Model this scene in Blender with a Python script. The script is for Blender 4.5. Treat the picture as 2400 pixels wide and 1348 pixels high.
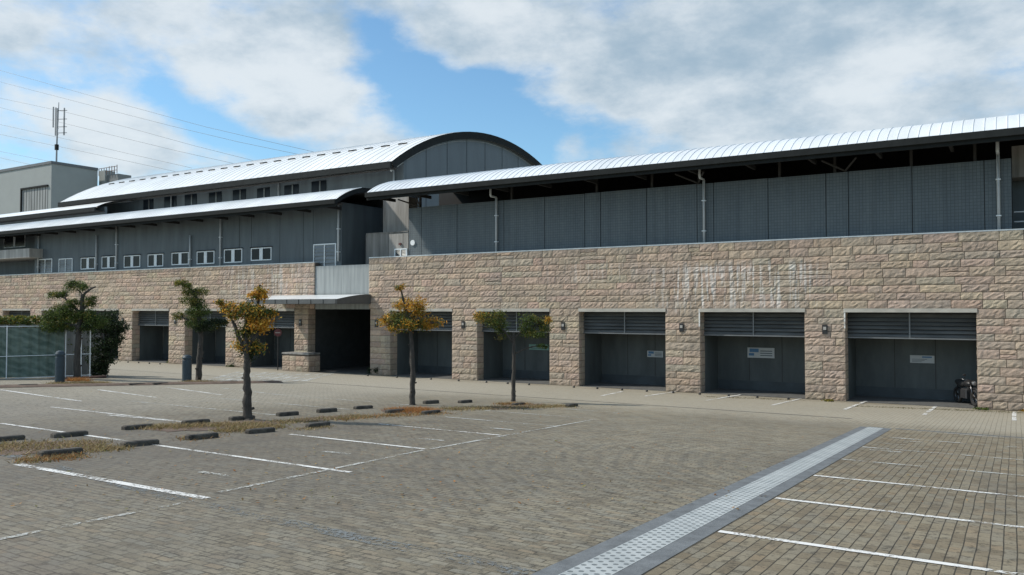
import bpy, math, random
from mathutils import Vector, Matrix
random.seed(7)
R = math.radians
SC = bpy.context.scene
COL = SC.collection
for o in list(bpy.data.objects): bpy.data.objects.remove(o)

# ------------------------------------------------------------------ camera
F = 1900.0; TH = R(31.8); CX = 1200.0; PIT = math.atan(50 / F)
D = 33.4; H = 3.565; SL = 0.05; K = 1.25
CA, SA = math.cos(TH), math.sin(TH)
cam_d = bpy.data.cameras.new('camera'); cam = bpy.data.objects.new('camera', cam_d); COL.objects.link(cam)
cam_d.sensor_width = 36; cam_d.lens = 36 * F / 2400; cam_d.clip_end = 3000; cam_d.clip_start = 0.05
cam.location = (0, 0, H); cam.rotation_euler = (math.pi / 2 + PIT, 0, TH)
SC.camera = cam

# ------------------------------------------------------------------ sun, exposure
SUN_EL, SUN_OFF = R(43), R(64)      # elevation; angle from the facade's outward normal, towards the left
SUNV = Vector((-math.sin(SUN_OFF) * math.cos(SUN_EL), -math.cos(SUN_OFF) * math.cos(SUN_EL), math.sin(SUN_EL)))
sun_d = bpy.data.lights.new('sun', 'SUN'); sun = bpy.data.objects.new('sun', sun_d); COL.objects.link(sun)
sun_d.energy = 3.9; sun_d.angle = R(2.5); sun_d.color = (1.0, 0.935, 0.84)
sun.rotation_euler = (-SUNV).to_track_quat('-Z', 'Y').to_euler()
SC.view_settings.view_transform = 'Standard'; SC.view_settings.look = 'None'
SC.view_settings.gamma = 1; SC.view_settings.exposure = 0.0

def ray(px, py):
    v = (674 - py) / F; u = (px - CX) / F
    fz = math.cos(PIT) - v * math.sin(PIT); up = math.sin(PIT) + v * math.cos(PIT)
    u /= fz; up /= fz
    return Vector((u * CA - SA, u * SA + CA, up))
def atY(px, py, Y):
    r = ray(px, py); t = Y / r.y; return Vector((r.x * t, Y, H + r.z * t))
def atX(px, py, X):
    r = ray(px, py); t = X / r.x; return Vector((X, r.y * t, H + r.z * t))
def gz(y): return SL * (D - y) if y < D else 0.0
def gnd(px, py):
    r = ray(px, py); t = (SL * D - H) / (r.z + SL * r.y); y = t * r.y
    if y > D: t = -H / r.z
    return Vector((r.x * t, r.y * t, H + r.z * t))
def wx(px, Y=None): return atY(px, 700, D if Y is None else Y).x
def wz(px, py, Y): return atY(px, py, Y).z

# ------------------------------------------------------------------ world
W = bpy.data.worlds.new('World'); SC.world = W; W.use_nodes = True
nt = W.node_tree; nt.nodes.clear(); N = nt.nodes; L = nt.links
def nn(t, **k):
    n = N.new(t)
    for a, b in k.items(): setattr(n, a, b)
    return n
out = nn('ShaderNodeOutputWorld'); bg = nn('ShaderNodeBackground'); bg.inputs[1].default_value = 0.10
L.new(bg.outputs[0], out.inputs[0])
sky = nn('ShaderNodeTexSky', sky_type='NISHITA'); sky.sun_disc = False
sky.sun_elevation = SUN_EL; sky.sun_rotation = math.atan2(SUNV.x, SUNV.y)
sky.air_density = 1.0; sky.dust_density = 0.6; sky.ozone_density = 1.6
tc = nn('ShaderNodeTexCoord')
nrm = nn('ShaderNodeVectorMath', operation='NORMALIZE'); L.new(tc.outputs['Generated'], nrm.inputs[0])
def mapping(src, scale, loc=(0, 0, 0)):
    m = nn('ShaderNodeMapping'); m.inputs['Scale'].default_value = scale; m.inputs['Location'].default_value = loc
    L.new(src, m.inputs[0]); return m.outputs[0]
def math_n(op, a, b=None, clamp=False):
    m = nn('ShaderNodeMath', operation=op); m.use_clamp = clamp
    for i, s in enumerate((a, b)):
        if s is None: continue
        if isinstance(s, (int, float)): m.inputs[i].default_value = s
        else: L.new(s, m.inputs[i])
    return m.outputs[0]
def noise_w(scale, det, rough, sc=(1, 1, 2.0), loc=(0, 0, 0), dist=0.0):
    n = nn('ShaderNodeTexNoise'); n.inputs['Scale'].default_value = scale; n.inputs['Detail'].default_value = det
    n.inputs['Roughness'].default_value = rough; n.inputs['Distortion'].default_value = dist
    L.new(mapping(nrm.outputs[0], sc, loc), n.inputs['Vector']); return n.outputs['Fac']
warp = nn('ShaderNodeTexNoise'); warp.inputs['Scale'].default_value = 5; warp.inputs['Detail'].default_value = 4
L.new(nrm.outputs[0], warp.inputs['Vector'])
wv = nn('ShaderNodeVectorMath', operation='SCALE'); wv.inputs['Scale'].default_value = 0.10
sub = nn('ShaderNodeVectorMath', operation='SUBTRACT'); sub.inputs[1].default_value = (0.5, 0.5, 0.5)
L.new(warp.outputs['Color'], sub.inputs[0]); L.new(sub.outputs[0], wv.inputs[0])
addv = nn('ShaderNodeVectorMath', operation='ADD'); L.new(nrm.outputs[0], addv.inputs[0]); L.new(wv.outputs[0], addv.inputs[1])
wdir = mapping(addv.outputs[0], (1, 1, 1.7))
dens = math_n('MULTIPLY', noise_w(5.0, 12, 0.60), 1.15)
dens = math_n('ADD', dens, math_n('MULTIPLY', noise_w(16, 9, 0.62, loc=(3, 1, 2)), 0.34))
dens = math_n('ADD', dens, -0.16)
# bright banks and clear openings of the cloud cover, each a direction in the sky with an angular size
blobs = [(900, 60, 90, -.30), (940, 170, 130, -.38), (1060, 260, 150, -.42), (1180, 330, 130, -.36), (1340, 330, 110, -.25), (1150, 180, 60, -.2),
         (900, 300, 80, -.16), (330, 180, 80, -.2), (420, 260, 80, -.22), (520, 300, 80, -.28), (640, 340, 70, -.25), (60, 190, 50, -.14), (60, 60, 170, .22), (570, 170, 60, -.12),
         (1160, 70, 200, .30), (1500, 130, 300, .34), (1400, 180, 150, .15), (2000, 150, 420, .34), (650, 150, 200, .22), (420, 100, 200, .2), (160, 290, 170, .30), (720, 250, 120, .2),
         (300, 340, 110, .2), (870, 350, 80, .16), (1680, 290, 200, .2), (1300, 350, 60, .2), (300, 30, 150, .12), (1050, 300, 40, .1)]
for (px, py, rad, w) in blobs:
    d = ray(px, py).normalized(); d = Vector((d.x, d.y, d.z * 1.7))
    v = nn('ShaderNodeVectorMath', operation='DISTANCE'); L.new(wdir, v.inputs[0]); v.inputs[1].default_value = d
    mr = nn('ShaderNodeMapRange', interpolation_type='SMOOTHSTEP'); L.new(v.outputs['Value'], mr.inputs['Value'])
    mr.inputs['From Min'].default_value = 0; mr.inputs['From Max'].default_value = rad * 1.35 / F
    mr.inputs['To Min'].default_value = w; mr.inputs['To Max'].default_value = 0
    dens = math_n('ADD', dens, mr.outputs[0])
cm = nn('ShaderNodeMapRange', interpolation_type='SMOOTHSTEP'); L.new(dens, cm.inputs['Value'])
cm.inputs['From Min'].default_value = 0.43; cm.inputs['From Max'].default_value = 0.78
shb = math_n('MULTIPLY', noise_w(7, 10, 0.6, loc=(7, 2, 9)), 1.25)
for (px, py, rad, w) in ((1900, 110, 600, -.17), (2120, 175, 170, .16), (1650, 250, 170, .12), (1280, 60, 200, .08), (2000, 290, 300, .10), (160, 260, 200, .10), (650, 150, 200, .06), (1500, 200, 120, .06)):
    d = ray(px, py).normalized(); d = Vector((d.x, d.y, d.z * 1.7))
    v = nn('ShaderNodeVectorMath', operation='DISTANCE'); L.new(wdir, v.inputs[0]); v.inputs[1].default_value = d
    mr = nn('ShaderNodeMapRange', interpolation_type='SMOOTHSTEP'); L.new(v.outputs['Value'], mr.inputs['Value'])
    mr.inputs['From Min'].default_value = 0; mr.inputs['From Max'].default_value = rad * 1.35 / F
    mr.inputs['To Min'].default_value = w; mr.inputs['To Max'].default_value = 0
    shb = math_n('ADD', shb, mr.outputs[0])
shade = nn('ShaderNodeMapRange'); L.new(math_n('ADD', shb, math_n('MULTIPLY', dens, -0.26)), shade.inputs['Value'])
shade.inputs['From Min'].default_value = 0.12; shade.inputs['From Max'].default_value = 0.62; shade.interpolation_type = 'SMOOTHSTEP'
cc = nn('ShaderNodeMix', data_type='RGBA'); L.new(shade.outputs[0], cc.inputs[0])
cc.inputs[6].default_value = (3.75, 4.95, 6.0, 1); cc.inputs[7].default_value = (7.8, 8.4, 8.8, 1)
skyc = nn('ShaderNodeMix', data_type='RGBA', blend_type='MULTIPLY'); skyc.inputs[0].default_value = 1
L.new(sky.outputs[0], skyc.inputs[6]); skyc.inputs[7].default_value = (1.15, 1.52, 1.62, 1)
mx = nn('ShaderNodeMix', data_type='RGBA'); L.new(math_n('MULTIPLY', cm.outputs[0], 0.93), mx.inputs[0])
L.new(skyc.outputs[2], mx.inputs[6]); L.new(cc.outputs[2], mx.inputs[7]); L.new(mx.outputs[2], bg.inputs[0])

# ------------------------------------------------------------------ materials
def new_mat(name):
    m = bpy.data.materials.new(name); m.use_nodes = True; t = m.node_tree
    return m, t, t.nodes['Principled BSDF']
def mat(name, col, rough=0.7, metal=0.0, var=0.15, scale=3.0, bump=0.0, bscale=30, stretch=(1, 1, 1), spec=0.5, dirt=None):
    m, t, b = new_mat(name)
    b.inputs['Roughness'].default_value = rough; b.inputs['Metallic'].default_value = metal
    b.inputs['Specular IOR Level'].default_value = spec
    g = t.nodes.new('ShaderNodeNewGeometry'); mp = t.nodes.new('ShaderNodeMapping'); mp.inputs['Scale'].default_value = stretch
    t.links.new(g.outputs['Position'], mp.inputs[0])
    n = t.nodes.new('ShaderNodeTexNoise'); n.inputs['Scale'].default_value = scale; n.inputs['Detail'].default_value = 6; n.inputs['Roughness'].default_value = .6
    t.links.new(mp.outputs[0], n.inputs['Vector'])
    r = t.nodes.new('ShaderNodeValToRGB'); t.links.new(n.outputs['Fac'], r.inputs[0])
    r.color_ramp.elements[0].position = .3; r.color_ramp.elements[1].position = .7
    lo = [c * (1 - var) for c in col] if dirt is None else dirt
    r.color_ramp.elements[0].color = (*lo, 1); r.color_ramp.elements[1].color = (*[min(1, c * (1 + var)) for c in col], 1)
    t.links.new(r.outputs[0], b.inputs['Base Color'])
    if bump:
        n2 = t.nodes.new('ShaderNodeTexNoise'); n2.inputs['Scale'].default_value = bscale; n2.inputs['Detail'].default_value = 5
        t.links.new(g.outputs['Position'], n2.inputs['Vector'])
        bp = t.nodes.new('ShaderNodeBump'); bp.inputs['Strength'].default_value = bump; bp.inputs['Distance'].default_value = .02
        t.links.new(n2.outputs['Fac'], bp.inputs['Height']); t.links.new(bp.outputs[0], b.inputs['Normal'])
    return m

class G:
    """tiny node-graph helper for one material"""
    def __init__(s, name):
        s.m, s.t, s.b = new_mat(name); s.geo = s.t.nodes.new('ShaderNodeNewGeometry'); s.pos = s.geo.outputs['Position']
    def n(s, typ, **k):
        x = s.t.nodes.new(typ)
        for a, b in k.items(): setattr(x, a, b)
        return x
    def l(s, a, b): s.t.links.new(a, b)
    def map(s, src=None, scale=(1, 1, 1), loc=(0, 0, 0), rot=(0, 0, 0)):
        m = s.n('ShaderNodeMapping'); m.inputs['Scale'].default_value = scale; m.inputs['Location'].default_value = loc; m.inputs['Rotation'].default_value = rot
        s.l(src or s.pos, m.inputs[0]); return m.outputs[0]
    def noise(s, scale, det=5, rough=.6, vec=None, dist=0):
        x = s.n('ShaderNodeTexNoise'); x.inputs['Scale'].default_value = scale; x.inputs['Detail'].default_value = det; x.inputs['Roughness'].default_value = rough
        x.inputs['Distortion'].default_value = dist; s.l(vec or s.pos, x.inputs['Vector']); return x.outputs['Fac']
    def math(s, op, a, b=None, clamp=False):
        m = s.n('ShaderNodeMath', operation=op); m.use_clamp = clamp
        for i, v in enumerate((a, b)):
            if v is None: continue
            if isinstance(v, (int, float)): m.inputs[i].default_value = v
            else: s.l(v, m.inputs[i])
        return m.outputs[0]
    def ramp(s, fac, stops):
        r = s.n('ShaderNodeValToRGB'); s.l(fac, r.inputs[0]); e = r.color_ramp.elements
        while len(e) < len(stops): e.new(.5)
        for i, (p, c) in enumerate(stops): e[i].position = p; e[i].color = (*c, 1) if len(c) == 3 else c
        return r.outputs[0]
    def mr(s, v, a, b, c=0, d=1):
        m = s.n('ShaderNodeMapRange'); s.l(v, m.inputs['Value'])
        for k, x in zip(('From Min', 'From Max', 'To Min', 'To Max'), (a, b, c, d)): m.inputs[k].default_value = x
        return m.outputs[0]
    def mix(s, fac, a, b, mode='MIX'):
        m = s.n('ShaderNodeMix', data_type='RGBA', blend_type=mode)
        if isinstance(fac, (int, float)): m.inputs[0].default_value = fac
        else: s.l(fac, m.inputs[0])
        for i, v in ((6, a), (7, b)):
            if isinstance(v, tuple): m.inputs[i].default_value = (*v, 1)
            else: s.l(v, m.inputs[i])
        return m.outputs[2]
    def sep(s, src=None):
        x = s.n('ShaderNodeSeparateXYZ'); s.l(src or s.pos, x.inputs[0]); return x.outputs
    def comb(s, x, y, z=0.0):
        c = s.n('ShaderNodeCombineXYZ')
        for i, v in enumerate((x, y, z)):
            if isinstance(v, (int, float)): c.inputs[i].default_value = v
            else: s.l(v, c.inputs[i])
        return c.outputs[0]
    def bump(s, h, strength=.5, dist=.02, chain=None):
        b = s.n('ShaderNodeBump'); b.inputs['Strength'].default_value = strength; b.inputs['Distance'].default_value = dist
        s.l(h, b.inputs['Height'])
        if chain: s.l(chain, b.inputs['Normal'])
        return b.outputs[0]
    def done(s, col, rough=.7, nrm=None, metal=0, spec=.5):
        if isinstance(col, tuple): s.b.inputs['Base Color'].default_value = (*col, 1)
        else: s.l(col, s.b.inputs['Base Color'])
        if isinstance(rough, (int, float)): s.b.inputs['Roughness'].default_value = rough
        else: s.l(rough, s.b.inputs['Roughness'])
        s.b.inputs['Metallic'].default_value = metal; s.b.inputs['Specular IOR Level'].default_value = spec
        if nrm: s.l(nrm, s.b.inputs['Normal'])
        return s.m

def paver_mat():
    g = G('clay_pavers'); X, Y, Z = g.sep()
    wob = g.noise(.8, 2)
    v = g.comb(Y, g.math('ADD', X, g.math('MULTIPLY', wob, .03)))
    rz_ = g.math('GREATER_THAN', g.math('ADD', g.math('MULTIPLY', g.math('GREATER_THAN', X, -3.0), 1.0), g.math('GREATER_THAN', Y, 23.2)), .5)
    def brick(vec, bw, rh, ms):
        br = g.n('ShaderNodeTexBrick'); br.offset = .5; g.l(vec, br.inputs['Vector']); br.inputs['Scale'].default_value = 1
        br.inputs['Brick Width'].default_value = bw; br.inputs['Row Height'].default_value = rh; br.inputs['Mortar Size'].default_value = ms; br.inputs['Mortar Smooth'].default_value = .3
        br.inputs['Color1'].default_value = (.0, .0, .0, 1); br.inputs['Color2'].default_value = (1, 1, 1, 1); br.inputs['Mortar'].default_value = (.5, .5, .5, 1); return br
    b1 = brick(v, .235, .115, .007); b2 = brick(g.comb(g.math('ADD', X, g.math('MULTIPLY', g.noise(3), .05)), g.math('ADD', Y, g.math('MULTIPLY', g.noise(2.5), .05))), .20, .10, .010)
    bc = g.mix(rz_, b2.outputs['Color'], b1.outputs['Color'])
    bf = g.sep(g.mix(rz_, g.comb(b2.outputs['Fac'], 0, 0), g.comb(b1.outputs['Fac'], 0, 0)))[0]
    tint = g.ramp(bc, [(0, (.175, .160, .132)), (.25, (.222, .208, .174)), (.5, (.245, .236, .204)), (.75, (.222, .222, .204)), (1, (.245, .214, .170))])
    # warmer stalls on the right of the drain strip, greyer drive on the left
    warm = g.math('MULTIPLY', g.mr(X, -3.05, -2.95), g.mr(Y, 22.6, 22.4))
    tint = g.mix(g.math('MULTIPLY', warm, .55), tint, (.93, .86, .76), 'MULTIPLY')
    big = g.noise(.16, 6, .62, dist=.4)
    tint = g.mix(.75, tint, g.ramp(big, [(.3, (.72, .72, .73)), (.5, (.95, .95, .94)), (.68, (1.16, 1.15, 1.12))]), 'MULTIPLY')
    med = g.noise(1.6, 6, .65)
    tint = g.mix(.6, tint, g.ramp(med, [(.32, (.74, .72, .70)), (.55, (1, 1, 1)), (.75, (1.15, 1.14, 1.10))]), 'MULTIPLY')
    # paler and dustier drive between the stalls and the bays
    drive = g.math('MULTIPLY', g.mr(g.math('ADD', Y, g.math('MULTIPLY', g.noise(.25), 6)), 24.5, 28.5), .62)
    tint = g.mix(drive, tint, (.40, .39, .355))
    lane = g.math('MULTIPLY', g.mr(g.math('ADD', X, g.math('MULTIPLY', g.noise(.3), 3)), -15.0, -18.0), .6)
    tint = g.mix(lane, tint, (.36, .355, .33))
    # oil-dark parking areas near the wheel stops
    oil = g.math('MULTIPLY', g.math('MULTIPLY', g.mr(X, -17.5, -14.8), g.mr(X, -7.5, -11.5)), g.mr(Y, 19, 15))
    oil = g.math('MULTIPLY', oil, g.mr(g.noise(.7, 4), .35, .62))
    tint = g.mix(g.math('MULTIPLY', oil, .45), tint, (.115, .105, .095))
    # moss / damp stain on the right
    # gutter dirt along the foot of the building
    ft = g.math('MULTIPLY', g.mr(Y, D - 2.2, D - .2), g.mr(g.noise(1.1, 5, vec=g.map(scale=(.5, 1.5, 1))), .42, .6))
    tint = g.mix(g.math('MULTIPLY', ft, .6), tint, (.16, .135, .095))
    jn = g.math('MULTIPLY', bf, g.mr(g.noise(4.5, 4, .7), .35, .6, .25, 1))
    fade = g.mr(Y, 14, 27, 1, .35)
    left = rz_
    jn2 = g.math('MULTIPLY', jn, fade)
    # near-black pits between the pavers: the long joints run towards the building
    fr = g.math('FRACT', g.math('DIVIDE', g.math('ADD', X, g.math('MULTIPLY', wob, .03)), .115))
    edge = g.math('ABSOLUTE', g.math('SUBTRACT', fr, .5)); longj = g.mr(edge, .43, .48)
    longj = g.math('MULTIPLY', longj, g.math('MULTIPLY', fade, left))
    tint = g.mix(g.math('MULTIPLY', jn2, .86), tint, (.045, .042, .035))
    pit = g.math('MULTIPLY', g.mr(g.noise(9.5, 4, .75), .53, .62), g.mr(Y, 12, 24, 1, .25))
    tint = g.mix(g.math('MULTIPLY', pit, .62), tint, (.05, .047, .04))
    tint = g.mix(g.math('MULTIPLY', longj, .85), tint, (.03, .028, .024))
    tint = g.mix(1.0, tint, (1.06, 1.0, .88), 'MULTIPLY')
    dx = g.math('SUBTRACT', X, -1.2); dy = g.math('SUBTRACT', Y, 14.5)
    rr = g.math('SQRT', g.math('ADD', g.math('MULTIPLY', dx, dx), g.math('MULTIPLY', dy, dy)))
    rg = g.math('SINE', g.math('MULTIPLY', g.math('ADD', rr, g.math('MULTIPLY', g.noise(.9, 3), .5)), 22.0))
    rmask = g.math('MULTIPLY', g.math('SUBTRACT', 1.0, rz_), g.math('MULTIPLY', g.mr(rr, 1.8, 3.5), g.mr(rr, 13, 8)))
    rmask = g.math('MULTIPLY', rmask, g.mr(g.noise(.5, 4), .3, .55))
    tint = g.mix(g.math('MULTIPLY', g.math('MULTIPLY', g.mr(rg, 0, .9), rmask), .34), tint, (.09, .086, .075))
    dirt = g.math('MULTIPLY', g.mr(g.math('ADD', X, g.math('MULTIPLY', g.noise(.35, 4), 5)), -1.5, -8), g.mr(Y, 15, 8))
    tint = g.mix(g.math('MULTIPLY', dirt, .48), tint, (.115, .105, .092))
    redc = g.math('MULTIPLY', g.mr(X, -3.6, -5.5), g.mr(g.math('ADD', Y, g.math('MULTIPLY', g.noise(.8), 1.2)), 4.6, 3.6))
    tint = g.mix(g.math('MULTIPLY', redc, .45), tint, (.13, .095, .085))
    track = g.math('MULTIPLY', g.mr(g.noise(1, 4, .6, vec=g.map(scale=(1.3, .12, 1))), .55, .72), g.mr(Y, 24, 12))
    tint = g.mix(g.math('MULTIPLY', track, .28), tint, (.10, .095, .085))
    fine = g.noise(45, 4, .7)
    tint = g.mix(.5, tint, g.ramp(fine, [(.3, (.72, .72, .72)), (.7, (1.28, 1.28, 1.28))]), 'MULTIPLY')
    h = g.math('ADD', g.math('MULTIPLY', bf, -1), g.math('MULTIPLY', fine, .3))
    return g.done(tint, g.mr(med, .3, .7, .75, .95), g.bump(h, .35, .006), spec=.3)
M_paver = paver_mat()

def paint_mat(name, col, wear=.45, under=(.21, .2, .18)):
    g = G(name); X, Y, Z = g.sep()
    n = g.noise(22, 6, .75); n2 = g.noise(1.3, 3)
    w = g.math('ADD', g.math('MULTIPLY', n, .6), g.math('MULTIPLY', n2, .4))
    f = g.mr(w, wear - .03, wear + .05)
    m = g.done(col, .75, spec=.3); tr = g.n('ShaderNodeBsdfTransparent'); ms = g.n('ShaderNodeMixShader')
    g.l(f, ms.inputs[0]); g.l(tr.outputs[0], ms.inputs[1]); g.l(g.b.outputs[0], ms.inputs[2])
    g.l(ms.outputs[0], g.t.nodes['Material Output'].inputs[0]); return m
M_paint = paint_mat('worn_white_paint', (.74, .74, .71), .47)
M_paint_j = paint_mat('lime_crust', (.72, .72, .69), .45)
M_paint_faint = paint_mat('faded_white_paint', (.52, .53, .50), .50)
M_paint_blue = paint_mat('faded_blue_grey_band', (.185, .20, .20), .53)

def stone_mat():
    g = G('split_face_stone'); X, Y, Z = g.sep()
    at = g.n('ShaderNodeAttribute', attribute_name='tint'); tc_ = at.outputs['Color']
    n1 = g.noise(9, 7, .7); n2 = g.noise(1.1, 4)
    c = g.mix(.9, tc_, g.ramp(n1, [(.25, (.78, .77, .76)), (.5, (1, 1, 1)), (.72, (1.15, 1.14, 1.12))]), 'MULTIPLY')
    c = g.mix(.6, c, g.ramp(n2, [(.3, (.82, .84, .86)), (.6, (1.08, 1.05, 1.0))]), 'MULTIPLY')
    sp = g.noise(70, 3, .7)
    c = g.mix(.5, c, g.ramp(sp, [(.3, (.7, .7, .7)), (.7, (1.3, 1.3, 1.3))]), 'MULTIPLY')
    # white lime runs
    n4 = g.noise(3.2, 6, .72, vec=g.map(scale=(1, 1, 1.9)))
    c = g.mix(.5, c, g.ramp(n4, [(.32, (.70, .68, .66)), (.52, (1, 1, 1)), (.7, (1.2, 1.19, 1.17))]), 'MULTIPLY')
    run = g.noise(1.0, 5, .65, vec=g.map(scale=(6.5, 1, .38)))
    zone = g.math('MULTIPLY', g.math('MULTIPLY', g.mr(X, -13.9, -12.4), g.mr(X, -6.0, -7.3)), g.math('MULTIPLY', g.mr(Z, 5.6, 5.2), g.mr(Z, 3.3, 3.8)))
    zone2 = g.math('MULTIPLY', g.math('MULTIPLY', g.mr(X, -42.5, -40), g.mr(X, -33, -36)), g.mr(Z, 3.8, 4.6))
    zone3 = g.math('MULTIPLY', g.math('MULTIPLY', g.mr(X, -19.5, -18), g.mr(X, -13.5, -15)), g.math('MULTIPLY', g.mr(Z, 4.6, 5.0), g.mr(Z, 5.9, 5.4)))
    zz = g.math('ADD', zone, g.math('ADD', g.math('MULTIPLY', zone2, .5), g.math('MULTIPLY', zone3, .4)))
    f = g.math('MULTIPLY', g.mr(run, .50, .58), zz, clamp=True)
    blot = g.mr(g.noise(5, 5, .7), .42, .58)
    c = g.mix(g.math('MULTIPLY', g.math('MULTIPLY', f, g.mr(g.noise(3, 4), .3, .6, .5, 1)), .8), c, (.74, .74, .72))
    # dark rain streaks under the coping
    st = g.noise(1.0, 4, .6, vec=g.map(scale=(3, 1, .16)))
    c = g.mix(g.math('MULTIPLY', g.mr(st, .54, .68), .35), c, (.17, .155, .135))
    st2 = g.math('MULTIPLY', g.mr(g.noise(1.0, 5, .65, vec=g.map(scale=(4.5, 1, .22))), .47, .63), g.mr(g.math('ADD', Z, g.math('MULTIPLY', g.noise(2), .8)), 5.6, 6.4))
    c = g.mix(g.math('MULTIPLY', st2, .42), c, (.15, .135, .115))
    ft = g.math('MULTIPLY', g.mr(Z, .75, 0), g.mr(g.noise(2.4, 5), .38, .6))
    c = g.mix(g.math('MULTIPLY', ft, .6), c, (.13, .115, .085))
    grey_right = g.math('MULTIPLY', g.mr(g.math('ADD', X, g.math('MULTIPLY', g.noise(.3, 4), 8)), -30, -8), g.mr(g.noise(.6, 5), .25, .7, .6, 1))
    c = g.mix(g.math('MULTIPLY', grey_right, .30), c, (.21, .19, .165))  # stone greyer towards the right end, broken up by noise
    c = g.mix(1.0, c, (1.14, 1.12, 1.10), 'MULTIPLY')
    h = g.math('ADD', g.noise(26, 8, .72), g.math('MULTIPLY', g.noise(7, 4), .8))
    return g.done(c, .92, g.bump(h, .95, .028), spec=.2)
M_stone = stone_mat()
M_mortar = mat('mortar', (.13, .11, .09), .95, var=.25, scale=6)
def siding_mat(name, c0, c1, horiz=True):
    g = G(name); X, Y, Z = g.sep()
    s_ = g.math('ADD', X, Y)
    v = g.comb(s_, Z)
    br = g.n('ShaderNodeTexBrick'); br.offset = .5; g.l(v, br.inputs['Vector'])
    br.offset = 0; br.inputs['Brick Width'].default_value = .12; br.inputs['Row Height'].default_value = .12; br.inputs['Scale'].default_value = 1
    br.inputs['Mortar Size'].default_value = .012; br.inputs['Mortar Smooth'].default_value = .8
    br.inputs['Color1'].default_value = (*c0, 1); br.inputs['Color2'].default_value = (*c1, 1)
    br.inputs['Mortar'].default_value = (c0[0] * .68, c0[1] * .68, c0[2] * .7, 1)
    n = g.noise(1.0, 5, .6, vec=g.map(scale=(2.2, 2.2, .25)))
    c = g.mix(.7, br.outputs['Color'], g.ramp(n, [(.3, (.8, .82, .84)), (.7, (1.18, 1.16, 1.12))]), 'MULTIPLY')
    sv = g.noise(1.0, 4, .6, vec=g.map(scale=(5, 5, .12)))
    c = g.mix(g.math('MULTIPLY', g.mr(sv, .52, .68), .3), c, (.07, .082, .09))
    return g.done(c, .7, g.bump(g.math('MULTIPLY', br.outputs['Fac'], -1), .5, .01), spec=.35)
M_tile = siding_mat('blue_grey_wall_tile', (.112, .137, .150), (.124, .150, .163))
M_panel = mat('blue_grey_panel', (.098, .122, .134), .65, var=.24, scale=1.0, stretch=(1.6, 1.6, .25), bump=.1, bscale=60)
M_panel_l = mat('grey_hall_panel', (.125, .15, .165), .6, var=.08, scale=1.0, stretch=(1.6, 1.6, .3))
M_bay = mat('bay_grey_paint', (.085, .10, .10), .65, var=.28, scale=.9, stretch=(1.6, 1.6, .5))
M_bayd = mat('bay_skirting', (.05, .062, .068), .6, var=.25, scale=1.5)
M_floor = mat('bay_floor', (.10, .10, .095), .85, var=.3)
M_conc = mat('concrete', (.42, .41, .385), .85, var=.14, scale=1.2, stretch=(2.4, 2.4, .25), bump=.2, dirt=(.25, .24, .22))
M_conc_d = mat('stained_concrete', (.30, .29, .27), .88, var=.2, scale=1.3, stretch=(3, 3, .2), bump=.2, dirt=(.15, .145, .135))
M_lintel = mat('lintel_concrete', (.40, .385, .34), .85, var=.2, scale=2, stretch=(1, 1, 3))
def roof_mat(name, col, rough):
    g = G(name); n = g.noise(.5, 5, .6, vec=g.map(scale=(1.5, .5, .5)))
    c = g.mix(.8, g.ramp(n, [(.3, tuple(x * .86 for x in col)), (.7, tuple(min(1, x * 1.05) for x in col))]), (1, 1, 1), 'MULTIPLY')
    return g.done(c, rough, metal=.0, spec=.6)
M_roof = roof_mat('silver_white_roof', (.93, .94, .92), .25)
M_roof_r = roof_mat('silver_grey_roof', (.78, .82, .84), .3)
M_seam = mat('roof_seam', (.42, .46, .48), .45, metal=.3, var=.05)
M_gutter = mat('dark_gutter', (.020, .023, .023), .8, var=.2, spec=.15)
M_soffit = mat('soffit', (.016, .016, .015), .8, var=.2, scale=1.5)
M_rafter = mat('rafter_steel', (.03, .029, .027), .7, var=.2)
M_pipe = mat('downpipe_grey', (.48, .51, .52), .45, var=.08, scale=4)
M_white = mat('white_metal', (.8, .82, .82), .4, var=.05)
M_frame = mat('window_frame', (.72, .77, .79), .45, var=.06)
M_glass = mat('dark_glass', (.010, .015, .021), .25, var=.3, spec=.15)
M_louvre = mat('louvre_metal', (.15, .16, .16), .35, var=.3, metal=.5, scale=1.2, stretch=(.7, 1, 4))
M_black = mat('black_metal', (.02, .02, .021), .45, var=.2)
M_rubber = mat('rubber', (.018, .018, .018), .85, var=.2)
M_chrome = mat('chrome', (.16, .16, .165), .3, metal=1, var=.05)
M_teal = mat('dark_teal_paint', (.028, .048, .062), .5, var=.2, scale=8)
M_brown = mat('red_brown_kerb', (.085, .05, .042), .9, var=.25, bump=.3)
M_soil = mat('soil', (.135, .095, .07), .95, var=.35, scale=4, bump=.6)
M_stop = mat('wheel_stop', (.095, .085, .07), .95, var=.3, scale=5, bump=1.0, dirt=(.028, .025, .022))
M_bark = mat('bark', (.062, .055, .047), .95, var=.35, scale=14, bump=1.0, bscale=40, stretch=(1, 1, .3))
M_tower = mat('tower_cladding', (.30, .325, .315), .7, var=.04, scale=.5)
M_tower_d = M_tower
M_red = mat('dull_red', (.11, .025, .025), .6, var=.15)
M_sheet = mat('pale_sign_face', (.50, .53, .54), .6, var=.05)
M_bluep = mat('blue_print', (.08, .20, .36), .6, var=.05)
M_dkp = mat('dark_print', (.07, .10, .12), .6, var=.05)
M_green = mat('green_sign_face', (.20, .36, .31), .6, var=.1)
M_wire = mat('wire', (.10, .115, .135), .6, var=.05)
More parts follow.
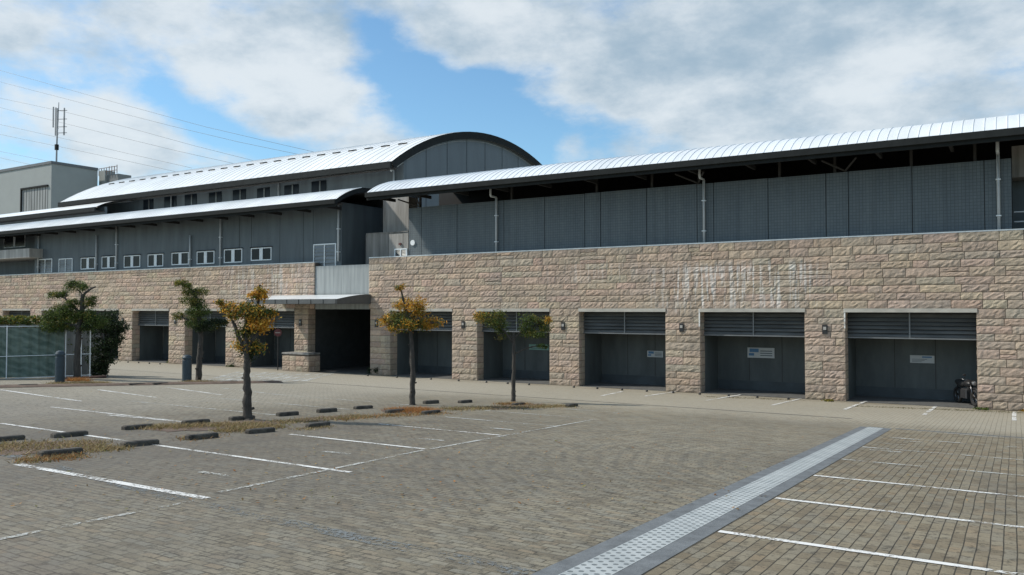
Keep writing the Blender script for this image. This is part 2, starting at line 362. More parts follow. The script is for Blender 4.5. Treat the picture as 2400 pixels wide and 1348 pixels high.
def leaf_mat(name):
    g = G(name); at = g.n('ShaderNodeAttribute', attribute_name='tint')
    g.b.inputs['Transmission Weight'].default_value = 0
    try: g.b.inputs['Subsurface Weight'].default_value = 0
    except Exception: pass
    g.done(at.outputs['Color'], .6, spec=.3); tl = g.n('ShaderNodeBsdfTranslucent'); ms = g.n('ShaderNodeMixShader'); ms.inputs[0].default_value = .35
    g.l(at.outputs['Color'], tl.inputs[0]); g.l(g.b.outputs[0], ms.inputs[1]); g.l(tl.outputs[0], ms.inputs[2]); g.l(ms.outputs[0], g.t.nodes['Material Output'].inputs[0]); return g.m
M_leaf = leaf_mat('foliage')
def strip_mat():
    g = G('perforated_paving'); X, Y, Z = g.sep()
    u = g.math('DIVIDE', g.math('ADD', X, 3.04 + .18), .072)       # 5 columns
    v = g.math('DIVIDE', Y, .125)
    col = g.math('FLOOR', u); fu = g.math('SUBTRACT', g.math('FRACT', u), .5)
    v2 = g.math('ADD', v, g.math('MULTIPLY', col, .5)); fv = g.math('SUBTRACT', g.math('FRACT', v2), .5)
    d = g.math('ADD', g.math('POWER', g.math('ABSOLUTE', g.math('DIVIDE', fu, .34)), 2.0), g.math('POWER', g.math('ABSOLUTE', g.math('DIVIDE', fv, .2)), 2.0))
    hole = g.mr(d, 1.25, .75)
    seam = g.mr(g.math('ABSOLUTE', g.math('SUBTRACT', g.math('FRACT', g.math('DIVIDE', Y, .6)), .5)), .485, .497)
    n = g.noise(2.5, 5); base = g.ramp(n, [(.3, (.34, .37, .37)), (.7, (.46, .49, .485))])
    c = g.mix(g.math('MULTIPLY', hole, .8), base, (.10, .115, .12))
    c = g.mix(g.math('MULTIPLY', seam, .5), c, (.12, .13, .13))
    return g.done(c, .7, g.bump(g.math('MULTIPLY', hole, -1), .6, .008), spec=.3)
M_strip = strip_mat()
M_edge = mat('blue_grey_edge_stone', (.14, .152, .158), .85, var=.25, scale=5, bump=.3)
def mesh_fence_mat():
    g = G('green_wind_netting'); X, Y, Z = g.sep()
    n = g.noise(1.3, 5, .6, vec=g.map(scale=(1.5, 1.5, 3.2), rot=(0, .35, 0)))
    c = g.ramp(n, [(.3, (.085, .125, .105)), (.7, (.17, .22, .185))])
    s_ = g.math('ADD', g.math('MULTIPLY', X, .85), g.math('MULTIPLY', Y, .53))
    wv_ = g.math('ADD', g.math('MULTIPLY', Z, 2.6), g.math('ADD', g.math('MULTIPLY', s_, 1.5), g.math('MULTIPLY', g.noise(1.1, 3), 2.0)))
    fold = g.mr(g.math('SINE', g.math('MULTIPLY', wv_, 7)), -.2, 1, 0, .35)
    c = g.mix(fold, c, (.27, .33, .29))  # pale highlights along the folds, put into the netting colour
    return g.done(c, .8, g.bump(fold, .6, .05), spec=.2)
M_net = mesh_fence_mat()

# ------------------------------------------------------------------ mesh builder
ORG = {}
class MB:
    def __init__(s): s.v = []; s.f = []; s.c = []; s.cur = None
    def add(s, vs, fs, col=None):
        o = len(s.v); s.v += [Vector(v) for v in vs]; s.f += [tuple(i + o for i in f) for f in fs]
        s.c += [col or (1, 1, 1)] * len(fs); return s
    def box(s, x0, x1, y0, y1, z0, z1, col=None):
        return s.add([(x0, y0, z0), (x1, y0, z0), (x1, y1, z0), (x0, y1, z0), (x0, y0, z1), (x1, y0, z1), (x1, y1, z1), (x0, y1, z1)],
                     [(3, 2, 1, 0), (4, 5, 6, 7), (0, 1, 5, 4), (1, 2, 6, 5), (2, 3, 7, 6), (3, 0, 4, 7)], col)
    def bbox(s, x0, x1, y0, y1, z0, z1, b=.02, col=None):   # box with chamfered vertical and top edges
        b = min(b, (x1 - x0) / 3, (y1 - y0) / 3, (z1 - z0) / 3)
        def ring(i, z): return [(x0 + i, y0, z), (x1 - i, y0, z), (x1, y0 + i, z), (x1, y1 - i, z), (x1 - i, y1, z), (x0 + i, y1, z), (x0, y1 - i, z), (x0, y0 + i, z)]
        def ring2(z): return [(x0 + 2 * b, y0 + b, z), (x1 - 2 * b, y0 + b, z), (x1 - b, y0 + 2 * b, z), (x1 - b, y1 - 2 * b, z), (x1 - 2 * b, y1 - b, z), (x0 + 2 * b, y1 - b, z), (x0 + b, y1 - 2 * b, z), (x0 + b, y0 + 2 * b, z)]
        vs = ring(b, z0) + ring(b, z1 - b) + ring2(z1)
        fs = [tuple(range(7, -1, -1)), tuple(range(16, 24))]
        for k in (0, 8):
            for i in range(8): j = (i + 1) % 8; fs.append((k + i, k + j, k + 8 + j, k + 8 + i))
        return s.add(vs, fs, col)
    def tube(s, pts, r, n=8, cap=True, col=None):
        pts = [Vector(p) for p in pts]; rs = r if isinstance(r, (list, tuple)) else [r] * len(pts)
        vs = []; prev = None
        for i, p in enumerate(pts):
            a = pts[max(0, i - 1)]; b = pts[min(len(pts) - 1, i + 1)]; t = (b - a).normalized()
            up = Vector((0, 0, 1)) if abs(t.z) < .95 else Vector((1, 0, 0))
            if prev is not None: up = prev
            x = t.cross(up)
            if x.length < 1e-4: x = t.cross(Vector((0, 1, 0)))
            x.normalize(); y = x.cross(t).normalized(); prev = y
            for k in range(n):
                an = 2 * math.pi * k / n; vs.append(p + (x * math.cos(an) + y * math.sin(an)) * rs[i])
        fs = []
        for i in range(len(pts) - 1):
            for k in range(n): j = (k + 1) % n; fs.append((i * n + k, i * n + j, (i + 1) * n + j, (i + 1) * n + k))
        if cap: fs.append(tuple(range(n - 1, -1, -1))); fs.append(tuple(range((len(pts) - 1) * n, len(pts) * n)))
        return s.add(vs, fs, col)
    def lathe(s, cx, cy, prof, n=20, col=None):
        vs = []; fs = []
        for (r, z) in prof:
            for k in range(n): a = 2 * math.pi * k / n; vs.append((cx + r * math.cos(a), cy + r * math.sin(a), z))
        for i in range(len(prof) - 1):
            for k in range(n): j = (k + 1) % n; fs.append((i * n + k, i * n + j, (i + 1) * n + j, (i + 1) * n + k))
        fs.append(tuple(range(n - 1, -1, -1))); fs.append(tuple(range((len(prof) - 1) * n, len(prof) * n)))
        return s.add(vs, fs, col)
    def torus(s, c, R0, r, ax='x', n=24, m=8, col=None):
        vs = []; fs = []
        for i in range(n):
            a = 2 * math.pi * i / n
            for k in range(m):
                b = 2 * math.pi * k / m; rr = R0 + r * math.cos(b); h = r * math.sin(b)
                p = {'x': (h, rr * math.cos(a), rr * math.sin(a)), 'y': (rr * math.cos(a), h, rr * math.sin(a)), 'z': (rr * math.cos(a), rr * math.sin(a), h)}[ax]
                vs.append(Vector(c) + Vector(p))
        for i in range(n):
            for k in range(m): j = (i + 1) % n; l = (k + 1) % m; fs.append((i * m + k, j * m + k, j * m + l, i * m + l))
        return s.add(vs, fs, col)
    def ball(s, c, r, n=12, m=8, sc=(1, 1, 1), col=None):
        vs = []; fs = []
        for i in range(m + 1):
            t = math.pi * i / m
            for k in range(n): a = 2 * math.pi * k / n; vs.append((c[0] + r * sc[0] * math.sin(t) * math.cos(a), c[1] + r * sc[1] * math.sin(t) * math.sin(a), c[2] + r * sc[2] * math.cos(t)))
        for i in range(m):
            for k in range(n): j = (k + 1) % n; fs.append((i * n + k, (i + 1) * n + k, (i + 1) * n + j, i * n + j))
        return s.add(vs, fs, col)
    def quad(s, a, b, c, d, col=None): return s.add([a, b, c, d], [(0, 1, 2, 3)], col)
    def build(s, name, m, parent=None, tint=False, smooth=False, label=None, **props):
        og = ORG.get(parent, Vector((0, 0, 0))) if parent is not None else props.pop('origin', Vector((0, 0, 0)))
        og = Vector(og)
        me = bpy.data.meshes.new(name); me.from_pydata([tuple(v - og) for v in s.v], [], s.f); me.update()
        if tint:
            ca = me.color_attributes.new('tint', 'FLOAT_COLOR', 'CORNER'); dat = []
            for p, c in zip(me.polygons, s.c):
                for _ in range(p.loop_total): dat += [c[0], c[1], c[2], 1.0]
            ca.data.foreach_set('color', dat)
        if smooth: me.polygons.foreach_set('use_smooth', [True] * len(me.polygons))
        me.materials.append(m)
        o = bpy.data.objects.new(name, me); COL.objects.link(o)
        if parent is not None: o.parent = parent
        else: o.location = og
        ORG[o] = og
        if label: o['label'] = label
        for k, v_ in props.items(): o[k] = v_
        return o
def thing(name, label, cat, loc=(0, 0, 0), group=None, rz=0):
    o = bpy.data.objects.new(name, None); COL.objects.link(o); o.location = loc; o.rotation_euler[2] = rz
    o.empty_display_size = .3
    o['label'] = label; o['category'] = cat
    if group: o['group'] = group
    ORG[o] = Vector(loc); return o
def local(o): ORG[o] = Vector((0, 0, 0)); return o      # children given in the thing's own coordinates
def copy_tree(o, loc=None, label=None, rz=None, parent=None):
    c = o.copy(); COL.objects.link(c); c.parent = parent
    if loc is not None: c.location = loc
    if label: c['label'] = label
    if rz is not None: c.rotation_euler[2] = rz
    for ch in list(o.children): copy_tree(ch, parent=c)
    return c
def tagmesh(o, label, cat, group=None):
    o['label'] = label; o['category'] = cat
    if group: o['group'] = group
    return o

# ------------------------------------------------------------------ ground
m = MB()
xs = [-900, -120, -60, -30, -10, 0, 15, 60, 900]; ys = [(-400, gz(-60)), (-60, gz(-60)), (-20, gz(-20)), (0, gz(0)), (10, gz(10)), (20, gz(20)), (D, 0), (60, 0), (1500, 0)]
for i in range(len(xs) - 1):
    for j in range(len(ys) - 1):
        m.quad((xs[i], ys[j][0], ys[j][1]), (xs[i + 1], ys[j][0], ys[j][1]), (xs[i + 1], ys[j + 1][0], ys[j + 1][1]), (xs[i], ys[j + 1][0], ys[j + 1][1]))
m.build('ground', M_paver, kind='structure')

def sheet(m, x0, x1, y0, y1, lift=.004, dx=0.0):
    """strip on the slope, skewed by dx in x over its length"""
    yy = sorted({y0, y1} | ({D} if y0 < D < y1 else set()))
    for a, b in zip(yy[:-1], yy[1:]):
        fa = (a - y0) / (y1 - y0) * dx; fb = (b - y0) / (y1 - y0) * dx
        m.quad((x0 + fa, a, gz(a) + lift), (x1 + fa, a, gz(a) + lift), (x1 + fb, b, gz(b) + lift), (x0 + fb, b, gz(b) + lift))
def line_xy(m, a, b, w=.13, lift=.008):
    a = Vector((a[0], a[1], 0)); b = Vector((b[0], b[1], 0)); d = (b - a).normalized(); n = Vector((-d.y, d.x, 0)) * w / 2
    P = [a - n, b - n, b + n, a + n]
    m.add([(p.x, p.y, gz(p.y) + lift) for p in P], [(0, 1, 2, 3)])
m = MB(); sheet(m, -3.41, -3.22, -3, 22.45); sheet(m, -2.86, -2.67, -3, 22.45)
sheet(m, -3.22, -2.86, 22.42, 22.55)
m.build('paving_edge', M_edge, kind='structure')
m = MB(); sheet(m, -3.22, -2.86, -3, 22.42, .006); m.build('drain_strip', M_strip, kind='structure')
for (y0, x1) in ((4.2, 8), (6.05, 8), (8.33, 8), (10.66, 8), (13.0, 8), (15.3, 7), (17.6, 6.5), (20.0, 5.5)):
    m = MB(); line_xy(m, (-2.64, y0), (x1, y0 + .14), .105); m.build('parking_line', M_paint if y0 < 14 else M_paint_faint, kind='structure')
m = MB(); line_xy(m, (-2.6, 22.3), (.3, 22.15), .10); m.build('parking_line', M_paint_faint, kind='structure')
m = MB(); line_xy(m, (-2.6, 22.55), (3, 22.5), .16, .004); m.build('paving_edge', M_edge, kind='structure')
# stalls left of the drive lane
for (y0, xa, xb, mm) in ((6.1, -12.0, -8.0, M_paint), (8.55, -17.5, -8.05, M_paint), (11.25, -12.1, -8.8, M_paint), (14.0, -12.2, -9.0, M_paint), (16.5, -12.2, -9.1, M_paint_faint),
                     (18.9, -12.6, -9.2, M_paint_faint), (21.2, -12.4, -9.5, M_paint_faint), (11.2, -20.5, -15.2, M_paint), (13.7, -21, -15.2, M_paint_faint), (16.2, -21, -15.2, M_paint_faint), (18.7, -21, -15.2, M_paint_faint)):
    m = MB(); line_xy(m, (xa, y0), (xb, y0 + .08), .13 if y0 < 8 else .10); m.build('parking_line', mm, kind='structure')
for (a, b) in (((-7.7, 2.2), (-8.0, 6.0)), ((-8.2, 6.5), (-8.75, 11.2)), ((-8.75, 11.4), (-9.2, 18.9))):
    m = MB(); line_xy(m, a, b, .08); m.build('parking_line', M_paint_faint, kind='structure')
# painted stall marks, worn to smudges
for (px, py) in ((785, 1062), (1010, 1031), (1175, 1006), (500, 1112), (2075, 1058), (2110, 1043), (2115, 1028), (2130, 1035)):
    p = gnd(px, py); m = MB(); line_xy(m, (p.x - .28, p.y), (p.x + .28, p.y + .04), .12); m.build('stall_mark', M_paint_faint, kind='structure')
# far-left lines by the second tree row
for (a, b, mm) in (((0, 914), (190, 941), M_paint), ((230, 914), (366, 932), M_paint), ((388, 908), (520, 926), M_paint), ((520, 910), (650, 925), M_paint_faint), ((250, 973), (560, 1001), M_paint)):
    p, q = gnd(*a), gnd(*b); m = MB(); line_xy(m, p, q, .13); m.build('parking_line', mm, kind='structure')
# short stall ticks at the bays
for (a, b) in (((1410, 928), (1458, 918)), ((1512, 929), (1590, 917)), ((1655, 939), (1740, 925)), ((1810, 950), (1880, 934)), ((1980, 960), (2032, 940)), ((2165, 973), (2193, 953)), ((2377, 986), (2377, 966))):
    p, q = gnd(*a), gnd(*b); m = MB(); line_xy(m, p, q, .12); m.build('parking_line', M_paint, kind='structure')
# blue-grey paver band across the stalls
m = MB(); line_xy(m, (-18, 7.05), (-8.2, 5.95), .24, .006); line_xy(m, (-8.2, 5.95), (-3.43, 5.8), .24, .006); m.build('paving_edge', M_paint_blue, kind='structure')
m = MB(); line_xy(m, (-50, 24.9), (-4, 24.9), .10, .006); m.build('paving_edge', mat('slot_drain', (.14, .135, .125), .9, var=.4, scale=2), kind='structure')
# hatched no-parking field before the porch
m = MB()
for i in range(11):
    a = gnd(470 + i * 24, 896 - i * .2); b = gnd(560 + i * 22, 872 + i * .3); line_xy(m, a, b, .28)
m.build('hatched_marking', M_paint_faint, kind='structure')

# ------------------------------------------------------------------ stone base of the building
BAYS = [(-59.1, -55.8), (-54.55, -51.3), (-50.0, -46.75), (-45.45, -42.2), (-40.94, -37.75), (-36.43, -33.25), (-31.9, -28.45), (-27.57, -23.8), (-22.67, -19.42),
        (-18.19, -14.9), (-13.65, -10.3), (-9.06, -5.66), (-4.46, -.93)]
BAYS = [(a * K, b * K) for a, b in BAYS]; PORCH = BAYS[7]
HL = 2.85 * K; RV = .55; YB = D + 2.35; YP = D + .35
XEND = 9.0; XSTART = -84.0
STL = 4.95 * K + .02; STR = 5.06 * K            # top of the stone on the left and right of the porch
GAPX = (wx(737), wx(865))
bld = thing('stone_base_building', 'long building with rough beige stone base of open bays and blue grey upper walls', 'building', (-28, D + 4, 0))
# backing
m = MB()
lastx = XSTART
for (a, b) in BAYS + [(XEND, None)]:
    m.box(lastx, a, D + .03, D + RV, 0, HL); lastx = b
for (a, b, top) in ((XSTART, GAPX[0], STL), (GAPX[1], XEND, STR)):
    m.box(a, b, D + .03, D + RV, HL, top - .02)
m.build('wall_core', M_mortar, bld)
PAL = [(.51, .410, .325), (.49, .395, .32), (.53, .43, .345), (.46, .38, .31), (.51, .395, .315), (.52, .43, .335), (.45, .365, .295), (.48, .42, .34)]
def block(m, P, u, n, w, h, d):
    d = d * .75
    """split-face block: P lower-left corner on the wall plane, u along, n outward"""
    nu = max(3, min(11, int(w / .095))); nv = 4; up = Vector((0, 0, 1)); col = random.choice(PAL); k = random.uniform(.90, 1.09)
    col = tuple(c * .86 * k * random.uniform(.97, 1.03) for c in col); g_ = .009
    vs = []; fs = []
    for j in range(nv + 3):
        for i in range(nu + 3):
            ei = i == 0 or i == nu + 2; ej = j == 0 or j == nv + 2
            a = g_ if i <= 1 else (w - g_ if i >= nu + 1 else g_ + (w - 2 * g_) * (i - 1) / nu + random.uniform(-.02, .02))
            b = g_ * 1.8 if j <= 1 else (h - .004 if j >= nv + 1 else g_ * 1.8 + (h - 2 * g_) * (j - 1) / nv + random.uniform(-.02, .02))
            if ei or ej: dep = -.04
            elif i in (1, nu + 1) or j in (1, nv + 1): dep = d * random.uniform(.35, .8)
            else: dep = d * random.uniform(.55, 1.5)
            vs.append(P + u * a + up * b + n * dep)
    W_ = nu + 3
    for j in range(nv + 2):
        for i in range(nu + 2): fs.append((j * W_ + i, j * W_ + i + 1, (j + 1) * W_ + i + 1, (j + 1) * W_ + i))
    m.add(vs, fs, col)
rows = []
z = 0.0
rnd = random.Random(3)
while z < HL - .2: h = rnd.choice([.27, .31, .34, .36, .30]); rows.append((z, h)); z += h
sc_ = HL / z; rows = [(a * sc_, b * sc_) for a, b in rows]; nlow = len(rows)
z = HL; top = STR; up_rows = []
while z < top - .18: h = rnd.choice([.25, .30, .34, .37, .29]); up_rows.append((z, h)); z += h
sc_ = (top - HL) / (z - HL); up_rows = [(HL + (a - HL) * sc_, b * sc_) for a, b in up_rows]
def run(m, x0, x1, z, h, Y=D):
    x = x0
    while x < x1 - .01:
        w = rnd.choice([.5, .7, .85, 1.05, 1.25, .75]) * rnd.uniform(.9, 1.1)
        if x1 - (x + w) < .3: w = x1 - x
        w = min(w, x1 - x)
        if h > .33 and rnd.random() < .18:
            block(m, Vector((x, Y, z)), Vector((1, 0, 0)), Vector((0, -1, 0)), w, h * .5, .035)
            block(m, Vector((x, Y, z + h * .5)), Vector((1, 0, 0)), Vector((0, -1, 0)), w, h * .5, .045)
        else: block(m, Vector((x, Y, z)), Vector((1, 0, 0)), Vector((0, -1, 0)), w, h, .05)
        x += w
for side, (xa, xb, topz) in enumerate(((XSTART, GAPX[0], STL), (GAPX[1], XEND, STR))):
    m = MB()
    for (z, h) in up_rows:
        if z + h > topz + .02: h = topz - z
        # lintel band sits just over each bay
        run(m, xa, xb, z, h)
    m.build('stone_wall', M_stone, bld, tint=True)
edges = [XSTART] + [v for ab in BAYS for v in ab] + [XEND]
for i in range(0, len(edges), 2):
    a, b = edges[i], edges[i + 1]; m = MB()
    for (z, h) in rows:
        run(m, a, b, z, h)
        for (xx, uu, nn_) in ((b, Vector((0, 1, 0)), Vector((1, 0, 0))), (a, Vector((0, -1, 0)), Vector((-1, 0, 0)))):
            st = Vector((xx, D + .0, z)) if nn_.x > 0 else Vector((xx, D + RV, z))
            cut = rnd.choice([0, .3]); 
            if cut: block(m, st, uu, nn_, RV - cut if nn_.x > 0 else cut, h, .02); block(m, st + uu * ((RV - cut) if nn_.x > 0 else cut), uu, nn_, cut if nn_.x > 0 else RV - cut, h, .02)
            else: block(m, st, uu, nn_, RV, h, .02)
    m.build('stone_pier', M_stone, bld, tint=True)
# lintels, bay interiors, slatted transoms
PX_BAY = {}
for i, (a, b) in enumerate(BAYS):
    if (a, b) == PORCH: continue
    m = MB(); m.box(a - .02, b + .02, D - .065, D + RV - .02, HL - .13, HL + .015); m.build('lintel', M_lintel, bld)
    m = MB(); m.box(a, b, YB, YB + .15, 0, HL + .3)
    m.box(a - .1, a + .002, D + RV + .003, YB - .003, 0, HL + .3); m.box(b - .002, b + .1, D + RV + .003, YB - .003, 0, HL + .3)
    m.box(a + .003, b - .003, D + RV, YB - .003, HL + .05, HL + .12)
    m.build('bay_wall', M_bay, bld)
    z0 = HL - .85 * K; t = MB(); y_ = D + RV - .12
    n_ = 6; hh = (HL - .16 - z0) / n_
    for k in range(n_):
        zz = z0 + k * hh
        t.add([(a + .01, y_ - .03, zz), (b - .01, y_ - .03, zz), (b - .01, y_ + .05, zz + hh * .74), (a + .01, y_ + .05, zz + hh * .74), (a + .01, y_ + .0, zz - .015), (b - .01, y_ + .0, zz - .015), (b - .01, y_ + .075, zz + hh * .74), (a + .01, y_ + .075, zz + hh * .74)],
              [(0, 1, 2, 3), (7, 6, 5, 4), (4, 5, 1, 0), (3, 2, 6, 7)])
    t.build('slatted_transom', M_louvre, bld)
    t = MB(); t.box(a + .01, b - .01, y_ - .05, y_ + .08, z0 - .07, z0 - .018)
    mid = (a + b) / 2; t.box(mid - .025, mid + .025, y_ - .055, y_ - .032, z0 - .015, HL - .14)
    t.build('transom_frame', mat('transom_frame', (.16, .17, .175), .5), bld)
    t = MB(); t.box(a + .01, b - .01, y_ + .10, y_ + .12, z0 - .05, HL - .14); t.build('transom_backing', M_black, bld)
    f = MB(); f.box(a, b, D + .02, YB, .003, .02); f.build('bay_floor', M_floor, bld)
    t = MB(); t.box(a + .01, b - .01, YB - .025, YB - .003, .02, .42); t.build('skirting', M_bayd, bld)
    for q_ in (.33, .66):
        xj = a + (b - a) * q_; t = MB(); t.box(xj - .012, xj + .012, YB - .012, YB - .003, .43, HL - .9); t.build('wall_joint', M_black, bld)
for px in (1641, 1981):
    x = wx(px); j_ = MB(); j_.box(x - .05, x + .004, D - .062, D - .045, HL - .75, HL + .01); j_.build('lime_stained_jamb', M_paint_j, bld)
# pier lamps: a square recess with a pale lamp hood in it
for px in (290, 413, 706, 884, 1087, 1321, 1598, 1933):
    x = wx(px); zc = 2.22 * K
    l = MB(); l.box(x - .095, x + .095, D - .085, D - .04, zc - .19, zc + .17); lo = l.build('pier_lamp', M_black, bld)
    l = MB(); l.box(x - .05, x + .06, D - .11, D - .086, zc - .03, zc + .09); l.build('lamp_lens', M_conc, lo)
# coping flashing: the white ledge on top of the stone
for (a, b, tz) in ((XSTART, GAPX[0], STL), (GAPX[1], XEND, STR)):
    m = MB(); m.box(a, b, D - .03, YP - .004, tz, tz + .045); m.build('coping', mat('coping_metal', (.62, .65, .66), .35, metal=.2), bld)

# upper walls -------------------------------------------------------
PT = 7.14 * K; WLX = (wx(80, YP), wx(800, YP)); WRX = (wx(957, YP), wx(2376, YP))
m = MB(); m.box(WRX[0], WRX[1], YP + .06, YP + .2, STR - .3, PT - .05); m.build('wall_core', M_black, bld)
joints = [987, 1071, 1181, 1277, 1371, 1408, 1516, 1635, 1674, 1802, 1938, 1991, 2141, 2311]
xs_ = [WRX[0]] + [wx(p, YP) for p in joints] + [WRX[1]]
for a, b in zip(xs_[:-1], xs_[1:]):
    m = MB(); m.box(a + .016, b - .016, YP, YP + .058, STR + .03, PT + random.uniform(-.01, .01)); m.build('tiled_panel', M_tile, bld)
for p in (985, 1200, 1400, 1530, 1640, 1830, 1960, 2140, 2290):      # posts above the panels
    x = wx(p, YP + .12)
    q = MB(); q.box(x - .05, x + .05, YP + .062, YP + .16, PT - .04, 9.9); q.build('steel_post', M_rafter, bld)
for p in (985, 1640, 1985):
    x = wx(p, YP + .12)
    q = MB(); q.tube([(x, YP + .05, PT + .05), (x - .7, YP - .9, 9.3)], .04, 6); q.tube([(x, YP + .05, PT + .05), (x + .55, YP - .9, 9.3)], .04, 6); q.build('eave_brace', M_rafter, bld)
# space behind the open band
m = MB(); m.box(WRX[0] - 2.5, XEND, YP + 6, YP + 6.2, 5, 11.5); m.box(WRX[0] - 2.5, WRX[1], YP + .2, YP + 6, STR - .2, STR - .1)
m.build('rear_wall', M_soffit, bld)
# right end: dark recess with rail
m = MB(); m.box(WRX[1] + .01, XEND, YP + 2.0, YP + 2.2, STR - .3, 9.6); m.build('rear_wall', M_panel, bld)
m = MB(); m.box(WRX[1] + .01, XEND, YP + .9, YP + 1.9, 8.35, 9.5); m.build('soffit_panel', M_conc_d, bld)
m = MB()
for dz in (.35, .7): m.tube([(WRX[1] + .05, YP + .3, STR + dz), (XEND, YP + .3, STR + dz)], .025, 6)
m.build('handrail', M_pipe, bld)
# left wing wall
m = MB(); m.box(WLX[0], WLX[1], YP, YP + .3, STL - .3, 9.6)
m.box(WLX[1] - .3, WLX[1], YP + .302, YP + 4, STL - .3, 9.6)
m.build('wing_wall', M_panel, bld)
for p in (185, 330, 392, 690, 735, 815):
    pass
for p in (560, 588, 655, 710, 733):
    x = wx(p, YP); q = MB(); q.box(x - .012, x + .012, YP - .004, YP + .01, STL + .05, 9.3); q.build('wall_joint', M_gutter, bld)
def window(x0, x1, z0, z1, Y, parent, fr=.06, gap=.0):
    f = MB(); w = x1 - x0; mw = .14
    f.box(x0, x1, Y - .05, Y - .003, z0, z0 + fr); f.box(x0, x1, Y - .05, Y - .003, z1 - fr, z1)
    f.box(x0, x0 + fr, Y - .05, Y - .003, z0 + fr, z1 - fr); f.box(x1 - fr, x1, Y - .05, Y - .003, z0 + fr, z1 - fr)
    mid = (x0 + x1) / 2; f.box(mid - mw, mid + mw, Y - .055, Y - .003, z0 + fr, z1 - fr)
    o = f.build('window', M_frame, parent)
    for (a, b) in ((x0 + fr, mid - mw), (mid + mw, x1 - fr)):
        g_ = MB(); g_.box(a, b, Y - .018, Y - .006, z0 + fr, z1 - fr); g_.build('pane', M_glass, o)
    h = MB(); h.box(x0 - .05, x1 + .05, Y - .09, Y - .003, z1 + .003, z1 + .05); h.build('window_hood', M_gutter, o)
for (a, b, t, bt) in ((188, 221, 605, 632), (237, 269, 602, 630), (289, 327, 600, 628), (345, 381, 597, 626), (401, 441, 593, 622), (460, 501, 590, 620), (524, 566, 585, 617), (587, 635, 582, 612)):
    x0, x1 = wx(a, YP - .05), wx(b, YP - .05); window(x0, x1, wz(a, bt, YP), wz(a, t, YP), YP, bld)
def louvre(x0, x1, z0, z1, Y, parent, n=7, name='louvre'):
    f = MB(); f.box(x0, x0 + .06, Y - .06, Y - .003, z0, z1); f.box(x1 - .06, x1, Y - .06, Y - .003, z0, z1); f.box(x0 + .06, x1 - .06, Y - .06, Y - .003, z1 - .06, z1)
    f.box((x0 + x1) / 2 - .03, (x0 + x1) / 2 + .03, Y - .065, Y - .003, z0, z1 - .06)
    o = f.build(name, M_frame, parent)
    s_ = MB(); hh = (z1 - .06 - z0) / n
    for k in range(n):
        zz = z0 + k * hh; s_.add([(x0 + .06, Y - .05, zz), (x1 - .06, Y - .05, zz), (x1 - .06, Y - .01, zz + hh * .8), (x0 + .06, Y - .01, zz + hh * .8)], [(0, 1, 2, 3)])
    s_.box(x0 + .06, x1 - .06, Y - .008, Y - .004, z0, z1 - .06)
    s_.build('slats', M_louvre, o)
louvre(wx(735, YP), wx(788, YP), STL - .25, wz(735, 573, YP), YP, bld, 6)
louvre(wx(90, YP), wx(122, YP), STL + .1, wz(90, 608, YP), YP, bld, 5); louvre(wx(138, YP), wx(170, YP), STL + .1, wz(138, 607, YP), YP, bld, 5)
# far-left balcony bay
XB0 = XSTART; xb = wx(70, YP - .9)
m = MB(); m.box(XB0, WLX[0] - .005, YP + 1.2, YP + 1.4, STL - .3, 9.4); m.build('wing_wall', M_panel, bld)
m = MB(); m.box(XB0, xb, YP - 1.0, YP - .85, wz(40, 605, YP - 1), wz(40, 584, YP - 1)); m.box(XB0, xb, YP - .848, YP + 1.19, wz(40, 605, YP - 1), wz(40, 603, YP - 1)); m.box(xb - .15, xb, YP - .848, YP + 1.19, wz(40, 603, YP - 1) + .002, wz(40, 584, YP - 1))
m.build('balcony', M_conc, bld)
window(wx(8, YP + 1.2), wx(58, YP + 1.2), wz(10, 582, YP + 1.2), wz(10, 548, YP + 1.2), YP + 1.2, bld)

# gap over the porch: concrete upstands, stair column, dark back wall
m = MB(); m.box(GAPX[0] + .01, GAPX[1] - .01, D + .05, D + .3, HL - .02, wz(800, 622, D + .05)); m.build('concrete_panel', mat('pale_concrete', (.34, .365, .36), .8, var=.12, scale=1, stretch=(6, 6, .3), dirt=(.22, .24, .24)), bld)
m = MB(); m.box(GAPX[0] + .01, GAPX[1] - .01, D + .31, D + 4, 4.6, 4.75); m.build('terrace_floor', M_conc_d, bld)
y1 = D + 1.3; zt = wz(880, 548, y1)
m = MB(); m.box(wx(858, y1), wx(957, y1), y1, y1 + .25, 4.6, zt); m.box(wx(858, y1), wx(957, y1), y1 - .03, y1 + .28, zt + .002, zt + .05); m.build('stair_parapet', M_conc_d, bld)
y2 = D + 2.3
m = MB(); m.box(wx(800, y2), wx(860, y2), y2, y2 + .2, 4.6, wz(840, 551, y2)); m.build('stair_parapet', mat('brown_grey_concrete', (.2, .2, .195), .8), bld)
y3 = D + 1.9
m = MB(); m.box(wx(897, y3), wx(957, y3), y3, y3 + .8, 4.6, wz(925, 464, y3)); m.build('stair_column', M_conc, bld)
m = MB(); m.box(wx(780, D + 4.2), wx(960, D + 4.2), D + 4.2, D + 4.4, 4.5, 10.2); m.build('rear_wall', M_panel, bld)
